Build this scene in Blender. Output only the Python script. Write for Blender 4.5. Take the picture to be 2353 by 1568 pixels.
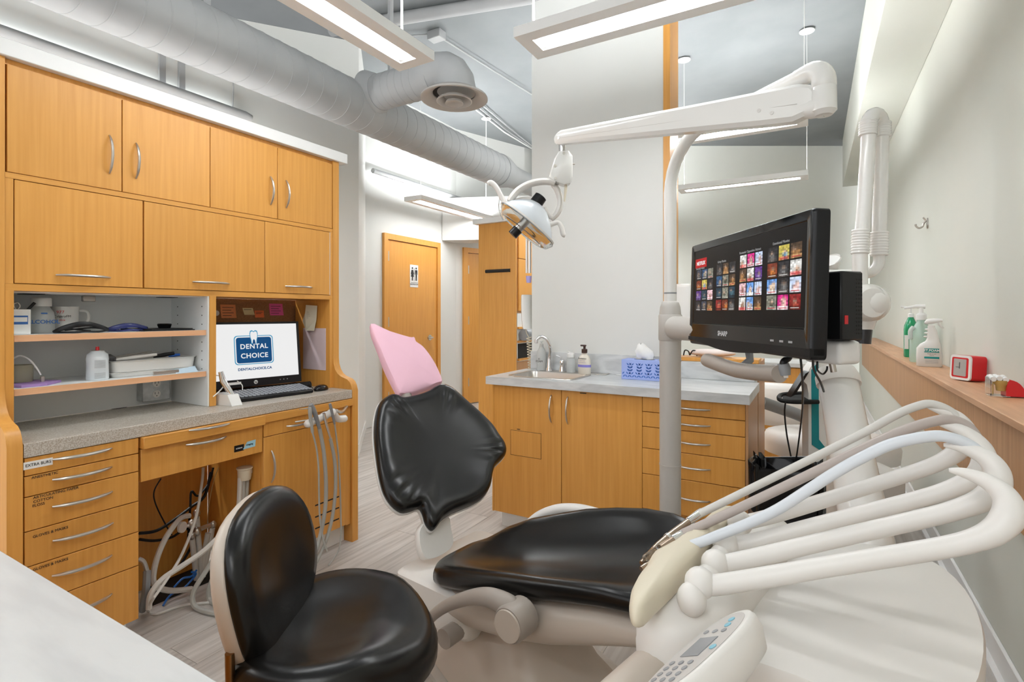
import bpy, bmesh, math, random
from mathutils import Vector, Matrix
random.seed(7)
for o in list(bpy.data.objects): bpy.data.objects.remove(o)
SC = bpy.context.scene
COL = SC.collection
V = Vector
R = math.radians

# ---------------------------------------------------------------- camera
CAM_Z = 1.25
FPX = 1200.0                      # focal length in pixels of the 2353 px wide frame
CX, HY = 1176.5, 720.0            # principal column, horizon row
YAW = R(30)
cd = bpy.data.cameras.new('camera'); cam = bpy.data.objects.new('camera', cd); COL.objects.link(cam)
cam.location = (0, 0, CAM_Z); cam.rotation_euler = (R(90), 0, YAW)
cd.sensor_width = 36; cd.lens = 36*FPX/2353; cd.shift_y = -(784-HY)/2353; cd.clip_start = .02
SC.camera = cam

# ---------------------------------------------------------------- world and exposure
W = bpy.data.worlds.new('daylight'); SC.world = W; W.use_nodes = True
bg = W.node_tree.nodes['Background']; bg.inputs[0].default_value = (.97, .985, 1, 1); bg.inputs[1].default_value = 1.3
SC.view_settings.view_transform = 'Standard'; SC.view_settings.look = 'None'
SC.view_settings.gamma = 1; SC.view_settings.use_curve_mapping = False
SC.view_settings.exposure = 0.22
LENS_DOWN = 44.0                  # pendant lamps, lower lens
LENS_UP = 58.0                    # pendant lamps, upper lens (they also light the ceiling)
TUBE = 8.0                        # wall-washer tubes

# ---------------------------------------------------------------- measuring helpers: photo pixel -> place in the room
_c, _s = math.cos(YAW), math.sin(YAW)
def _ray(x, y):
    u = (x-CX)/FPX; v = (HY-y)/FPX
    return V((-_s+_c*u, _c+_s*u, v))
_O = V((0, 0, CAM_Z))
def at(x, y, t): return _O+_ray(x, y)*t                 # at distance t in front of the camera
def onX(x, y, X): r = _ray(x, y); return _O+r*(X/r.x)
def onY(x, y, Y): r = _ray(x, y); return _O+r*(Y/r.y)
def onZ(x, y, Z): r = _ray(x, y); return _O+r*((Z-CAM_Z)/r.z)
def onP(x, y, p, n): r = _ray(x, y); return _O+r*((V(p)-_O).dot(n)/r.dot(n))

# ---------------------------------------------------------------- mesh builder
class MB:
    def __init__(s): s.b = bmesh.new()
    def _add(s, vs, fs):
        v = [s.b.verts.new(p) for p in vs]
        for f in fs:
            try: s.b.faces.new([v[i] for i in f])
            except ValueError: pass
        return v
    def box(s, x0, y0, z0, x1, y1, z1, bev=0, seg=1):
        return s.obox(((x0+x1)/2, (y0+y1)/2, (z0+z1)/2), (abs(x1-x0), abs(y1-y0), abs(z1-z0)), None, bev, seg)
    def obox(s, c, size, rot=None, bev=0, seg=1):
        t = bmesh.new(); bmesh.ops.create_cube(t, size=1)
        bmesh.ops.scale(t, vec=size, verts=t.verts)
        if bev > 0: bmesh.ops.bevel(t, geom=list(t.edges), offset=bev, segments=seg, profile=.5, affect='EDGES')
        M = Matrix.Translation(c) @ (rot.to_4x4() if rot else Matrix.Identity(4))
        t.verts.index_update()
        s._add([M @ v.co for v in t.verts], [[v.index for v in f.verts] for f in t.faces]); t.free(); return s
    def loft(s, rings, caps=True, closed=True):
        n = len(rings[0]); vs = [p for r in rings for p in r]; fs = []
        for i in range(len(rings)-1):
            for j in range(n if closed else n-1):
                k = (j+1) % n
                fs.append((i*n+j, i*n+k, (i+1)*n+k, (i+1)*n+j))
        if caps and closed:
            fs.append(tuple(range(n))[::-1]); fs.append(tuple((len(rings)-1)*n+j for j in range(n)))
        s._add(vs, fs); return s
    def tube(s, pts, r, n=10, smooth=0, caps=True, flat=1.0):
        pts = [V(p) for p in pts]
        rr = list(r) if isinstance(r, (list, tuple)) else [r]*len(pts)
        if smooth:
            P, Q = [], []
            for i in range(len(pts)-1):
                a, b, c, d = pts[max(i-1, 0)], pts[i], pts[i+1], pts[min(i+2, len(pts)-1)]
                for k in range(smooth):
                    t = k/smooth
                    P.append(.5*((2*b)+(c-a)*t+(2*a-5*b+4*c-d)*t*t+(3*b-a-3*c+d)*t**3)); Q.append(rr[i]*(1-t)+rr[i+1]*t)
            P.append(pts[-1]); Q.append(rr[-1]); pts, rr = P, Q
        rings = []; up = None
        for i, p in enumerate(pts):
            d = (pts[min(i+1, len(pts)-1)]-pts[max(i-1, 0)])
            d = d.normalized() if d.length > 1e-9 else V((0, 0, 1))
            if up is None: up = d.orthogonal().normalized() if abs(d.z) > .95 else (V((0, 0, 1))-d*d.z).normalized()
            else:
                up = up-d*up.dot(d); up = up.normalized() if up.length > 1e-6 else d.orthogonal().normalized()
            q = d.cross(up)
            rings.append([p+(up*math.cos(a)*flat+q*math.sin(a))*rr[i] for a in [2*math.pi*k/n for k in range(n)]])
        return s.loft(rings, caps)
    def cyl(s, p0, p1, r0, r1=None, n=20): return s.tube([p0, p1], [r0, r0 if r1 is None else r1], n)
    def lathe(s, prof, c=(0, 0, 0), n=24, rot=None, sx=1, sy=1, caps=True):
        M = rot or Matrix.Identity(3); c = V(c)
        return s.loft([[c+M @ V((r*sx*math.cos(a), r*sy*math.sin(a), z)) for a in [2*math.pi*k/n for k in range(n)]] for r, z in prof], caps)
    def prism(s, poly, off):
        poly = [V(p) for p in poly]; off = V(off); n = len(poly)
        s._add(poly+[p+off for p in poly], [tuple(range(n))[::-1], tuple(range(n, 2*n))]+[(i, (i+1) % n, n+(i+1) % n, n+i) for i in range(n)])
        return s
    def quad(s, a, b, c, d): s._add([a, b, c, d], [(0, 1, 2, 3)]); return s
    def poly(s, pts): s._add(pts, [tuple(range(len(pts)))]); return s
    def ell(s, c, rx, ry, rz, rot=None, n=20, m=12):
        M = rot or Matrix.Identity(3); c = V(c); rings = []
        for i in range(m+1):
            ph = math.pi*(i/m)-math.pi/2; k = max(math.cos(ph), .02)
            rings.append([c+M @ V((rx*k*math.cos(a), ry*k*math.sin(a), rz*math.sin(ph))) for a in [2*math.pi*j/n for j in range(n)]])
        return s.loft(rings)
    def mesh(s, name, mat, smooth=42):
        bmesh.ops.recalc_face_normals(s.b, faces=s.b.faces)
        me = bpy.data.meshes.new(name); s.b.to_mesh(me); s.b.free()
        if smooth:
            me.shade_smooth(); me.set_sharp_from_angle(angle=R(smooth))
        if mat: me.materials.append(mat)
        return me

def wloc(o):
    p = V((0, 0, 0))
    while o: p = p+o.location; o = o.parent
    return p
def obj(name, mb, mat, parent=None, label=None, cat=None, group=None, kind=None, smooth=42):
    me = mb.mesh(name, mat, smooth) if isinstance(mb, MB) else mb
    o = bpy.data.objects.new(name, me); COL.objects.link(o)
    if parent: o.parent = parent; o.location = -wloc(parent)
    for k, v in (('label', label), ('category', cat), ('group', group), ('kind', kind)):
        if v: o[k] = v
    return o
def thing(name, loc, label, cat, group=None, kind=None):
    o = bpy.data.objects.new(name, None); COL.objects.link(o); o.location = loc; o.empty_display_size = .05
    o['label'] = label
    if cat: o['category'] = cat
    if group: o['group'] = group
    if kind: o['kind'] = kind
    return o
def struct(name, mb, mat, label=None, parent=None, smooth=30):
    return obj(name, mb, mat, parent, label, None, None, None if parent else 'structure', smooth)
def put(name, me, M, parent=None, label=None):
    """a copy of a shared mesh at matrix M (world)"""
    o = bpy.data.objects.new(name, me); COL.objects.link(o)
    if parent: o.parent = parent; M = Matrix.Translation(-wloc(parent)) @ M
    o.matrix_basis = M
    if label: o['label'] = label
    return o
def frame(x, y, z, p):
    M = Matrix.Identity(4)
    for i, a in enumerate((x, y, z)):
        for j in range(3): M[j][i] = a[j]
    for j in range(3): M[j][3] = p[j]
    return M
_FONT = {}
def text_mesh(txt, size, mat, align='CENTER', depth=.0004, bold=0.0, spacing=1.0):
    cu = bpy.data.curves.new('lettering', 'FONT'); cu.body = txt; cu.size = size; cu.align_x = align; cu.align_y = 'CENTER'
    cu.extrude = depth; cu.offset = bold; cu.space_character = spacing; cu.resolution_u = 3
    t = bpy.data.objects.new('lettering', cu); COL.objects.link(t)
    bpy.context.view_layer.update()
    me = bpy.data.meshes.new_from_object(t.evaluated_get(bpy.context.evaluated_depsgraph_get()))
    bpy.data.objects.remove(t); bpy.data.curves.remove(cu)
    me.materials.clear(); me.materials.append(mat); return me
def lettering(txt, size, mat, p, right, up, parent, align='CENTER', bold=0.0, spacing=1.0, name='lettering', sx=1.0):
    right = V(right).normalized(); up = V(up).normalized()
    return put(name, text_mesh(txt, size, mat, align, .0003, bold, spacing), frame(right*sx, up, right.cross(up), V(p)), parent)

# ---------------------------------------------------------------- materials
MATS = {}
def mat(name, col, rough=.5, metal=0, **k):
    m = bpy.data.materials.new(name); m.use_nodes = True; nt = m.node_tree; b = nt.nodes['Principled BSDF']
    b.inputs['Base Color'].default_value = (*col, 1); b.inputs['Roughness'].default_value = rough; b.inputs['Metallic'].default_value = metal
    for key, v in k.items():
        if key == 'emit': b.inputs['Emission Color'].default_value = (*v[0], 1); b.inputs['Emission Strength'].default_value = v[1]
        elif key == 'spec': b.inputs['Specular IOR Level'].default_value = v
        elif key == 'trans': b.inputs['Transmission Weight'].default_value = v
        elif key == 'alpha': b.inputs['Alpha'].default_value = v
        elif key == 'coat': b.inputs['Coat Weight'].default_value = v; b.inputs['Coat Roughness'].default_value = .1
        elif key == 'ior': b.inputs['IOR'].default_value = v
        elif key == 'sss': b.inputs['Subsurface Weight'].default_value = v; b.inputs['Subsurface Radius'].default_value = (.02, .02, .02)
    MATS[name] = m; return m
def noise_mix(m, c1, c2, scale, stretch=(1, 1, 1), detail=4, lo=.35, hi=.65, bump=0, rot=(0, 0, 0), rand=0, dist=0):
    nt = m.node_tree; b = nt.nodes['Principled BSDF']; N = nt.nodes.new; L = nt.links.new
    tc = N('ShaderNodeTexCoord'); mp = N('ShaderNodeMapping'); mp.inputs['Scale'].default_value = stretch; mp.inputs['Rotation'].default_value = rot
    nz = N('ShaderNodeTexNoise'); nz.inputs['Scale'].default_value = scale; nz.inputs['Detail'].default_value = detail; nz.inputs['Distortion'].default_value = dist
    rp = N('ShaderNodeValToRGB'); rp.color_ramp.elements[0].position = lo; rp.color_ramp.elements[1].position = hi
    rp.color_ramp.elements[0].color = (*c1, 1); rp.color_ramp.elements[1].color = (*c2, 1)
    L(tc.outputs['Object'], mp.inputs[0])
    src = mp.outputs[0]
    out = rp.outputs[0]
    if rand:
        oi = N('ShaderNodeObjectInfo'); ad = N('ShaderNodeVectorMath'); ad.operation = 'ADD'; ml = N('ShaderNodeVectorMath'); ml.operation = 'SCALE'
        cb = N('ShaderNodeCombineXYZ')
        for i in range(3): L(oi.outputs['Random'], cb.inputs[i])
        L(cb.outputs[0], ml.inputs[0]); ml.inputs['Scale'].default_value = 37
        L(mp.outputs[0], ad.inputs[0]); L(ml.outputs[0], ad.inputs[1]); src = ad.outputs[0]
        hs = N('ShaderNodeHueSaturation'); mr = N('ShaderNodeMapRange'); mr.inputs[3].default_value = 1-rand; mr.inputs[4].default_value = 1+rand
        L(oi.outputs['Random'], mr.inputs[0]); L(mr.outputs[0], hs.inputs['Value']); L(rp.outputs[0], hs.inputs['Color']); out = hs.outputs[0]
    L(src, nz.inputs['Vector']); L(nz.outputs[0], rp.inputs[0]); L(out, b.inputs['Base Color'])
    if bump:
        bp = N('ShaderNodeBump'); bp.inputs['Strength'].default_value = bump; bp.inputs['Distance'].default_value = .002
        L(nz.outputs[0], bp.inputs['Height']); L(bp.outputs[0], b.inputs['Normal'])
    return m
wood = noise_mix(mat('honey maple', (.66, .33, .08), .38), (.625, .283, .052), (.725, .352, .078), 3.0, (26, 26, .9), 6, .25, .75, .02, rand=.03)
wood_h = noise_mix(mat('honey maple, level grain', (.66, .33, .08), .38), (.625, .283, .052), (.725, .352, .078), 3.0, (26, .9, 26), 6, .25, .75, .02)
wood_tan = noise_mix(mat('tan maple', (.55, .30, .13), .42), (.44, .225, .095), (.55, .30, .14), 3.0, (18, 18, .9), 6, .3, .7)
wood_pink = noise_mix(mat('pinkish maple edging', (.76, .42, .22), .4), (.72, .38, .2), (.8, .46, .26), 3.0, (14, 1, 14), 4)
wood_ledge = noise_mix(mat('pale red ledge laminate', (.62, .36, .2), .45), (.55, .30, .16), (.66, .38, .215), 3.0, (14, 1, 14), 5)
cork = noise_mix(mat('brown pin board', (.28, .14, .055), .8), (.30, .145, .06), (.38, .195, .085), 160, detail=2)
wall_w = noise_mix(mat('warm white wall paint', (.74, .74, .70), .7), (.68, .685, .655), (.71, .71, .685), 1.2)
wall_g = noise_mix(mat('pale green wall paint', (.64, .66, .57), .7), (.655, .665, .60), (.685, .69, .63), 1.2)
wall_g_lit = noise_mix(mat('light green wall paint', (.82, .83, .76), .7), (.80, .815, .75), (.84, .845, .79), 1.2)  # pale green paint lightened to replace light missing on the far wall
ceil_m = noise_mix(mat('grey ceiling paint', (.42, .44, .45), .8), (.21, .222, .228), (.24, .252, .258), 2.0)
duct_m = noise_mix(mat('grey painted steel', (.43, .43, .42), .55), (.36, .365, .365), (.39, .393, .39), 5, (1, 1, 1), 3)
white_p = mat('white powder coat', (.82, .815, .80), .45)
white_lam = noise_mix(mat('white laminate', (.74, .75, .74), .35), (.54, .545, .545), (.60, .605, .60), 6, (1, 5, 5), 5, .4, .6)
grey_lam = noise_mix(mat('marbled grey laminate', (.68, .70, .70), .3), (.48, .495, .50), (.64, .65, .65), 7, (1, 3.5, 3.5), 7, .32, .62, dist=.6)
speck = noise_mix(mat('speckled beige laminate', (.5, .46, .4), .35), (.40, .345, .28), (.58, .545, .49), 260, detail=3, lo=.42, hi=.58)
white_in = mat('white melamine', (.80, .81, .80), .5)
plank_m = noise_mix(mat('pale grey oak plank', (.50, .46, .42), .5), (.37, .335, .305), (.545, .515, .48), 3.2, (13, .8, 1), 8, .3, .68, .04, rand=.07)
dark = mat('dark gap', (.012, .011, .01), .8)
black_v = mat('black vinyl', (.007, .0065, .006), .27, spec=.36)
black_p = mat('black plastic', (.008, .008, .009), .34, spec=.3)
black_g = mat('glossy black plastic', (.005, .005, .006), .08, spec=.4)
black_m = mat('matt black plastic', (.012, .012, .012), .6, spec=.25)
cream = mat('cream plastic', (.56, .49, .42), .38)
cream_w = mat('warm white plastic', (.76, .73, .69), .36)
cream_y = mat('cream silicone', (.70, .63, .49), .5)
taupe = mat('taupe plastic', (.36, .315, .275), .38)
taupe_h = mat('taupe hose', (.44, .38, .345), .42)
gloss_w = mat('gloss white enamel', (.78, .77, .74), .22, coat=.3)
warm_g = mat('warm grey enamel', (.50, .475, .44), .35)
grey_h = mat('grey hose', (.40, .40, .37), .4)
pale_h = mat('pale grey hose', (.62, .60, .56), .4)
blue_h = mat('bluish white hose', (.66, .69, .73), .35)
grey_p = mat('grey plastic', (.25, .26, .27), .45)
steel = mat('brushed steel', (.56, .53, .49), .32, 1)
chrome = mat('chrome', (.78, .78, .79), .07, 1)
galv = noise_mix(mat('galvanised steel', (.5, .52, .53), .42, .7), (.42, .44, .45), (.58, .6, .61), 25)
clear = mat('clear plastic', (.93, .95, .95), .06, trans=1.0, ior=1.25)
frost = mat('frosted plastic', (.85, .87, .86), .35, trans=.55, ior=1.3)
lamp_on = mat('lit lamp lens', (1, 1, 1), .5, emit=((.955, .98, 1), LENS_DOWN))
lamp_up = mat('lit upper lens', (1, 1, 1), .5, emit=((.955, .98, 1), LENS_UP))
fill_dim = mat('dim fill lens', (1, 1, 1), .5, emit=((.955, .98, 1), 11.0))
lamp_far = mat('bright lit lens', (1, 1, 1), .5, emit=((.955, .98, 1), 120.0))
tube_on = mat('lit tube', (1, 1, 1), .5, emit=((.955, .98, 1), TUBE))
pink = mat('pink paper', (.82, .50, .60), .75)
paper = mat('white paper', (.82, .82, .80), .8)
paper_y = mat('yellowed paper', (.70, .66, .52), .8)
ink = mat('black ink', (.02, .02, .02), .6)
ink_b = mat('blue ink', (.03, .13, .40), .6)
white_ink = mat('white ink', (.85, .85, .85), .6)
red = mat('red plastic', (.62, .012, .018), .35)
teal = mat('teal plastic', (.0, .22, .25), .35)
# ================================================================ the room
# floor: sub-floor plus separate vinyl planks that run along the desk
fl = MB().box(-6.2, -1.6, -.06, 1.2, 10, -.004)
floor = struct('floor', fl, plank_m, 'pale grey wood-look plank floor')
PW, PL = .176, 1.22
pm = MB().box(-PW/2+.0008, -PL/2+.0008, -.004, PW/2-.0008, PL/2-.0008, 0).mesh('plank', plank_m, 0)
x0 = -2.078-.176*9
for i in range(26):
    xc = x0+PW*(i+.5)
    if xc > .55: break
    off = [0, .43, .82, .2, .63, 1.02, .35][(i-9) % 7]
    for k in range(-1, 5):
        yc = 1.05+off+PL*(k+.5)-(PL if off else 0)
        if -.4 < yc < 6.4: put('plank', pm, Matrix.Translation((xc, yc, 0)), floor)

def slab(p0, p1, z0, z1, th, mb=None):
    """upright wall: face along p0->p1, body to the left of that direction"""
    p0, p1 = V((*p0, 0)), V((*p1, 0)); d = (p1-p0).normalized(); n = V((-d.y, d.x, 0))*th
    m = mb or MB()
    m.prism([p0+V((0, 0, z0)), p1+V((0, 0, z0)), p1+n+V((0, 0, z0)), p0+n+V((0, 0, z0))], (0, 0, z1-z0)); return m
CZ = 3.75
wl = MB().prism([(-3.46, -1.5, 0), (-3.46, 3.3, 0), (-3.46, 3.3, 3.63), (-3.46, 2.18, 3.29), (-3.46, .95, 2.92), (-3.46, -1.5, 2.92)], (-.12, 0, 0))
struct('wall_left', wl, wall_w, 'white aisle wall rising behind the desk cabinets')
struct('wall_diagonal', slab((-3.46, 3.3), (-4.2, 4.1), 0, CZ, .12), wall_w, 'short slanting wall between desk and restroom door')
struct('wall_hall', slab((-4.2, 4.1), (-4.2, 5.76), 0, CZ, .12), wall_w, 'hallway wall holding the restroom door')
struct('wall_hall_end', slab((-4.2, 5.76), (-3.3, 8.2), 0, CZ, .12), wall_w, 'hallway end wall with the narrow second door')
t78 = V((-3.9, 6.755, 0)); rt = V((_c, _s, 0))
pA, pB = t78+rt*.3, t78+rt*5.6
struct('wall_far', slab((pA.x, pA.y), (pB.x, pB.y), 0, CZ, .12), wall_g_lit, 'pale green far wall of the neighbouring room')
struct('wall_right', MB().box(.7, -1.5, 0, .82, 9.07, CZ), wall_g, 'pale green right wall above the ledge')
struct('wall_right_lower', MB().box(.57, -1.5, 0, .698, 9, .9), wall_g, 'lower right wall under the ledge')
struct('ceiling', MB().box(-6.2, -1.6, CZ, 1.2, 10, CZ+.1), ceil_m, 'grey painted open ceiling')
struct('soffit', MB().box(.363, -1.5, 3.07, .698, 8.9, CZ-.002), wall_g, 'long boxed soffit along the right wall')
struct('trim_bulkhead', slab((-4.19, 5.44), (-2.9, 5.97), 2.2, 2.75, .32), wall_w, 'low white bulkhead over the second door')
struct('wall_partition', MB().box(-1.61, 3.05, 0, -.752, 3.25, 3.3), wall_w, 'white partition wall behind the sink')
struct('trim_partition', MB().box(-.75, 3.043, 1.005, -.712, 3.252, 3.3), wood, 'honey maple end post of the partition wall')
struct('wall_half', MB().box(-.75, 3.06, 0, -.262, 3.1, .978), wall_w, 'low half wall beside the partition')
struct('baseboard_right', MB().box(.556, .2, 0, .569, 8.6, .1, .003).box(.535, .2, 0, .556, 8.6, .012), white_p, 'white baseboard under the right ledge')
struct('baseboard_diagonal', slab((-3.452, 3.28), (-4.192, 4.09), 0, .1, -.012), wall_w, 'cream baseboard of the slanting wall')
struct('baseboard_left', MB().box(-3.459, -1.4, 0, -3.447, 3.29, .1), wall_w, 'cream baseboard of the aisle wall')

# ledge on the right wall
lg = thing('wall_ledge', (.6, 3, .6), 'long reddish wooden ledge with apron along the right wall', 'ledge')
obj('top_board', MB().box(.52, .7, .905, .6985, 8.25, .93, .002), wood_ledge, lg)
obj('apron', MB().box(.548, .7, .58, .5695, 8.2, .9045), wood_tan, lg)

# doors
def hinge(z, x, y, parent, ax='y'):
    obj('hinge', MB().cyl((x, y, z-.055), (x, y, z+.055), .011, n=10), steel, parent)
d1 = thing('door_1', (-4.19, 4.86, 0), 'honey maple restroom door with pictogram sign', None, kind='structure')
obj('frame', MB().box(-4.199, 4.355, 0, -4.165, 4.415, 2.155).box(-4.199, 5.315, 0, -4.165, 5.375, 2.155).box(-4.199, 4.415, 2.09, -4.165, 5.315, 2.155), wood, d1)
obj('door_leaf', MB().box(-4.199, 4.42, .01, -4.183, 5.31, 2.085), wood, d1)
for z in (.3, 1.15, 1.9): hinge(z, -4.178, 4.428, d1)
kn = MB(); ky = onX(988, 776, -4.18)
kn.cyl((-4.184, ky.y, ky.z), (-4.178, ky.y, ky.z), .035); kn.cyl((-4.178, ky.y, ky.z), (-4.14, ky.y, ky.z), .012); kn.tube([(-4.135, ky.y, ky.z), (-4.13, ky.y-.06, ky.z), (-4.13, ky.y-.1, ky.z)], .011)
obj('handle', kn, steel, d1)
sg = thing('restroom_sign', onX(951, 635, -4.182), 'small white restroom sign with two figures on the door', 'sign')
sc = onX(951, 635, -4.183); SW, SH = .075, .135
obj('plate', MB().box(-4.1825, sc.y-SW, sc.z-SH, -4.178, sc.y+SW, sc.z+SH, .002), paper, sg)
m = MB()
for dy, skirt in ((-.035, 1), (.035, 0)):
    y, z, x = sc.y+dy, sc.z+.095, -4.176
    m.lathe([(.001, -.001), (.012, -.001), (.012, .001), (.001, .001)], (x, y, z), 12, Matrix.Rotation(R(90), 3, 'Y'))
    body = [(-.02, -.02), (.02, -.02), (.026, -.075), (.02, -.075), (.012, -.04), (.013, -.085), (.012, -.15), (.002, -.15), (0, -.09), (-.002, -.15), (-.012, -.15), (-.013, -.085), (-.012, -.04), (-.02, -.075), (-.026, -.075)]
    if skirt: body = [(-.016, -.02), (.016, -.02), (.028, -.07), (.02, -.075), (.014, -.045), (.026, -.105), (.01, -.105), (.01, -.15), (.002, -.15), (0, -.105), (-.002, -.15), (-.01, -.15), (-.01, -.105), (-.026, -.105), (-.014, -.045), (-.02, -.075), (-.028, -.07)]
    m.prism([(x, y+a, z+b) for a, b in body], (.0006, 0, 0))
m.box(-4.178, sc.y-.001, sc.z-.06, -4.1755, sc.y+.001, sc.z+.1); m.box(-4.178, sc.y-.06, sc.z-.078, -4.1755, sc.y+.06, sc.z-.075)
obj('pictogram', m, ink, sg, smooth=0)
lettering('RESTROOM', .027, ink, (-4.1765, sc.y, sc.z-.1), (0, 1, 0), (0, 0, 1), sg)

dd = V((-3.3+4.2, 8.2-5.76, 0)).normalized(); dn = V((dd.y, -dd.x, 0))
def dpt(k, o, z): p = V((-4.2, 5.76, 0))+dd*k+dn*o; return V((p.x, p.y, z))
def dbox(k0, k1, z0, z1, o0, o1, mb=None):
    m = mb or MB(); return m.prism([dpt(k0, o0, z0), dpt(k1, o0, z0), dpt(k1, o1, z0), dpt(k0, o1, z0)], (0, 0, z1-z0))
d2 = thing('door_2', dpt(.5, 0, 0), 'narrow honey maple door behind the bulkhead', None, kind='structure')
m = dbox(.10, .17, 0, 2.15, .001, .04); dbox(1.05, 1.12, 0, 2.15, .001, .04, m); dbox(.17, 1.05, 2.08, 2.15, .001, .04, m)
obj('frame', m, wood, d2)
obj('door_leaf', dbox(.175, 1.045, .01, 2.075, .001, .018), wood, d2)
for z in (.3, 1.15, 1.85):
    p = dpt(.185, .022, z); hinge(z, p.x, p.y, d2)

# tall hallway cabinet
tc = thing('tall_cabinet', (-2.6, 4.7, 0), 'tall honey maple hallway cabinet with slotted side panel', 'cabinet')
obj('body', MB().box(-2.82, 4.25, 0, -2.425, 5.3, 2.11, .002), wood_tan, tc)
obj('side_panel', MB().box(-2.82, 4.235, 0, -2.405, 4.25, 2.11), wood, tc)
obj('cap', MB().box(-2.86, 4.19, 2.111, -2.39, 5.32, 2.16), white_p, tc)
a, b = onY(1116, 624, 4.23), onY(1172, 621, 4.23)
obj('slot', MB().tube([(a.x, 4.233, a.z), (b.x, 4.233, a.z)], .016, 12), dark, tc)
obj('slot_liner', MB().tube([(a.x, 4.231, a.z), (b.x, 4.231, a.z)], .0095, 10), wood_tan, tc)
for z0, z1 in ((1.77, 2.10), (1.27, 1.765)):
    obj('door', MB().box(-2.4245, 4.3, z0, -2.408, 4.8, z1, .002), wood, tc)
obj('niche_back', MB().box(-2.4245, 4.29, .79, -2.42, 5.2, 1.25), white_in, tc)
for z in (.80, .97, 1.10): obj('shelf', MB().box(-2.42, 4.29, z, -2.40, 5.2, z+.02), wood, tc)
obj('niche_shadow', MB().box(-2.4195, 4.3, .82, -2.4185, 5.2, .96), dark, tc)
rl = obj('paper_roll', MB().cyl((-2.36, 4.31, 1.045), (-2.36, 4.55, 1.045), .055), grey_p, None, 'grey paper roll lying in the tall cabinet niche', 'roll')

# wall phone, cup dispenser on the hidden left end of the partition
ph = thing('wall_phone', (-1.66, 3.14, 1.2), 'white wall phone at the partition edge with a coiled cord', 'phone')
pc = at(1216, 715, 3.5)
obj('handset', MB().loft([[at(1212+(dx*11), y, 3.5)+V((0, dy*.05, 0))+V((off, 0, 0)) for dx, dy in [(math.cos(k*math.pi/6), math.sin(k*math.pi/6)) for k in range(12)]]
    for y, off in ((678, .0), (681, -.003), (700, -.004), (715, -.003), (735, 0), (752, .006), (756, .012))]), gloss_w, ph)
cp = [at(1214, y, 3.5) for y in range(756, 862, 1)]
def coil(x0, y0, x1, y1, turns, r, t):
    pts = []
    for i in range(turns*8+1):
        k = i/(turns*8); ang = 2*math.pi*k*turns
        pts.append(at(x0+(x1-x0)*k+math.cos(ang)*r, y0+(y1-y0)*k, t)+V((0, math.sin(ang)*r*t/FPX, 0)))
    return pts
obj('coiled_cord', MB().tube(coil(1215, 775, 1219, 848, 12, 5, 3.5), .0028, 5).tube([at(1209, 750, 3.5), at(1209, 762, 3.5), at(1213, 772, 3.5), at(1215, 775, 3.5)], .0028, 5, 4), cream_y, ph)
cdp = thing('cup_dispenser', at(1214, 590, 3.5), 'chrome cup dispenser tubes hanging at the partition edge', 'dispenser')
obj('tube', MB().cyl(at(1217, 535, 3.5), at(1217, 628, 3.5), .011, n=14), chrome, cdp)
obj('tube', MB().cyl(at(1210, 540, 3.53), at(1210, 628, 3.53), .008, n=14), chrome, cdp)
obj('cup', MB().lathe([(.016, 0), (.02, .045), (.018, .045)], at(1215, 650, 3.5), 16), mat('lilac plastic', (.42, .38, .75), .4), cdp)

# ================================================================ ceiling services
def pendant(x0, x1, y0, y1, z, label, cables, name='pendant_light', up=None, down=None):
    t = thing(name, ((x0+x1)/2, (y0+y1)/2, z), label, 'light', 'pendant lights')
    h = .045; along_x = (x1-x0) > (y1-y0)
    bx = .06
    if along_x: lx0, lx1, ly0, ly1 = x0+bx, x1-bx, y0+.062, y1-.062
    else: lx0, lx1, ly0, ly1 = x0+.062, x1-.062, y0+bx, y1-bx
    m = MB()
    m.box(x0, y0, z, lx0, y1, z+h); m.box(lx1, y0, z, x1, y1, z+h); m.box(lx0, y0, z, lx1, ly0, z+h); m.box(lx0, ly1, z, lx1, y1, z+h)
    obj('housing', m, white_p, t, smooth=0)
    obj('louvre', MB().box(lx0, ly0, z+.008, lx1, ly1, z+.012), white_in, t)
    e = .022
    obj('lens', MB().box(lx0+e, ly0+e, z+.003, lx1-e, ly1-e, z+.0078), down or lamp_on, t)
    obj('upper_lens', MB().box(lx0, ly0, z+.034, lx1, ly1, z+.038), up or lamp_up, t)
    for (cx, cy, r) in cables:
        obj('cable', MB().cyl((cx, cy, z+h), (cx, cy, CZ), r, n=6), white_p, t)
        obj('canopy', MB().lathe([(.001, 0), (.06, 0), (.062, .006), (.03, .02), (.001, .02)], (cx, cy, CZ-.021), 20), white_p, t)
    return t
pendant(-1.78, -1.56, .72, 1.965, 2.45, 'white pendant light lengthwise beside the big duct', [(-1.66, 1.85, .006), (-1.66, .85, .003)])
pendant(-1.13, .15, 1.97, 2.2, 2.45, 'white pendant light crosswise above the patient chair, nearest', [(-1.1, 2.1, .006), (-.02, 2.1, .003)])
pendant(-3.8, -3.56, 4.27, 5.68, 2.45, 'white hallway pendant light in front of the restroom door', [(-3.68, 4.4, .002), (-3.62, 5.61, .006)])
pendant(-1.15, -.03, 3.62, 3.85, 2.45, 'white pendant light behind the partition, half hidden by the lamp arm', [(-.05, 3.72, .002), (-1.1, 3.72, .003)])
pendant(-1.15, -.04, 5.2, 5.4, 2.45, 'farthest white pendant light over the neighbouring room', [(-.05, 5.28, .002), (-1.1, 5.28, .003)], up=lamp_far, down=lamp_far)

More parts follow.
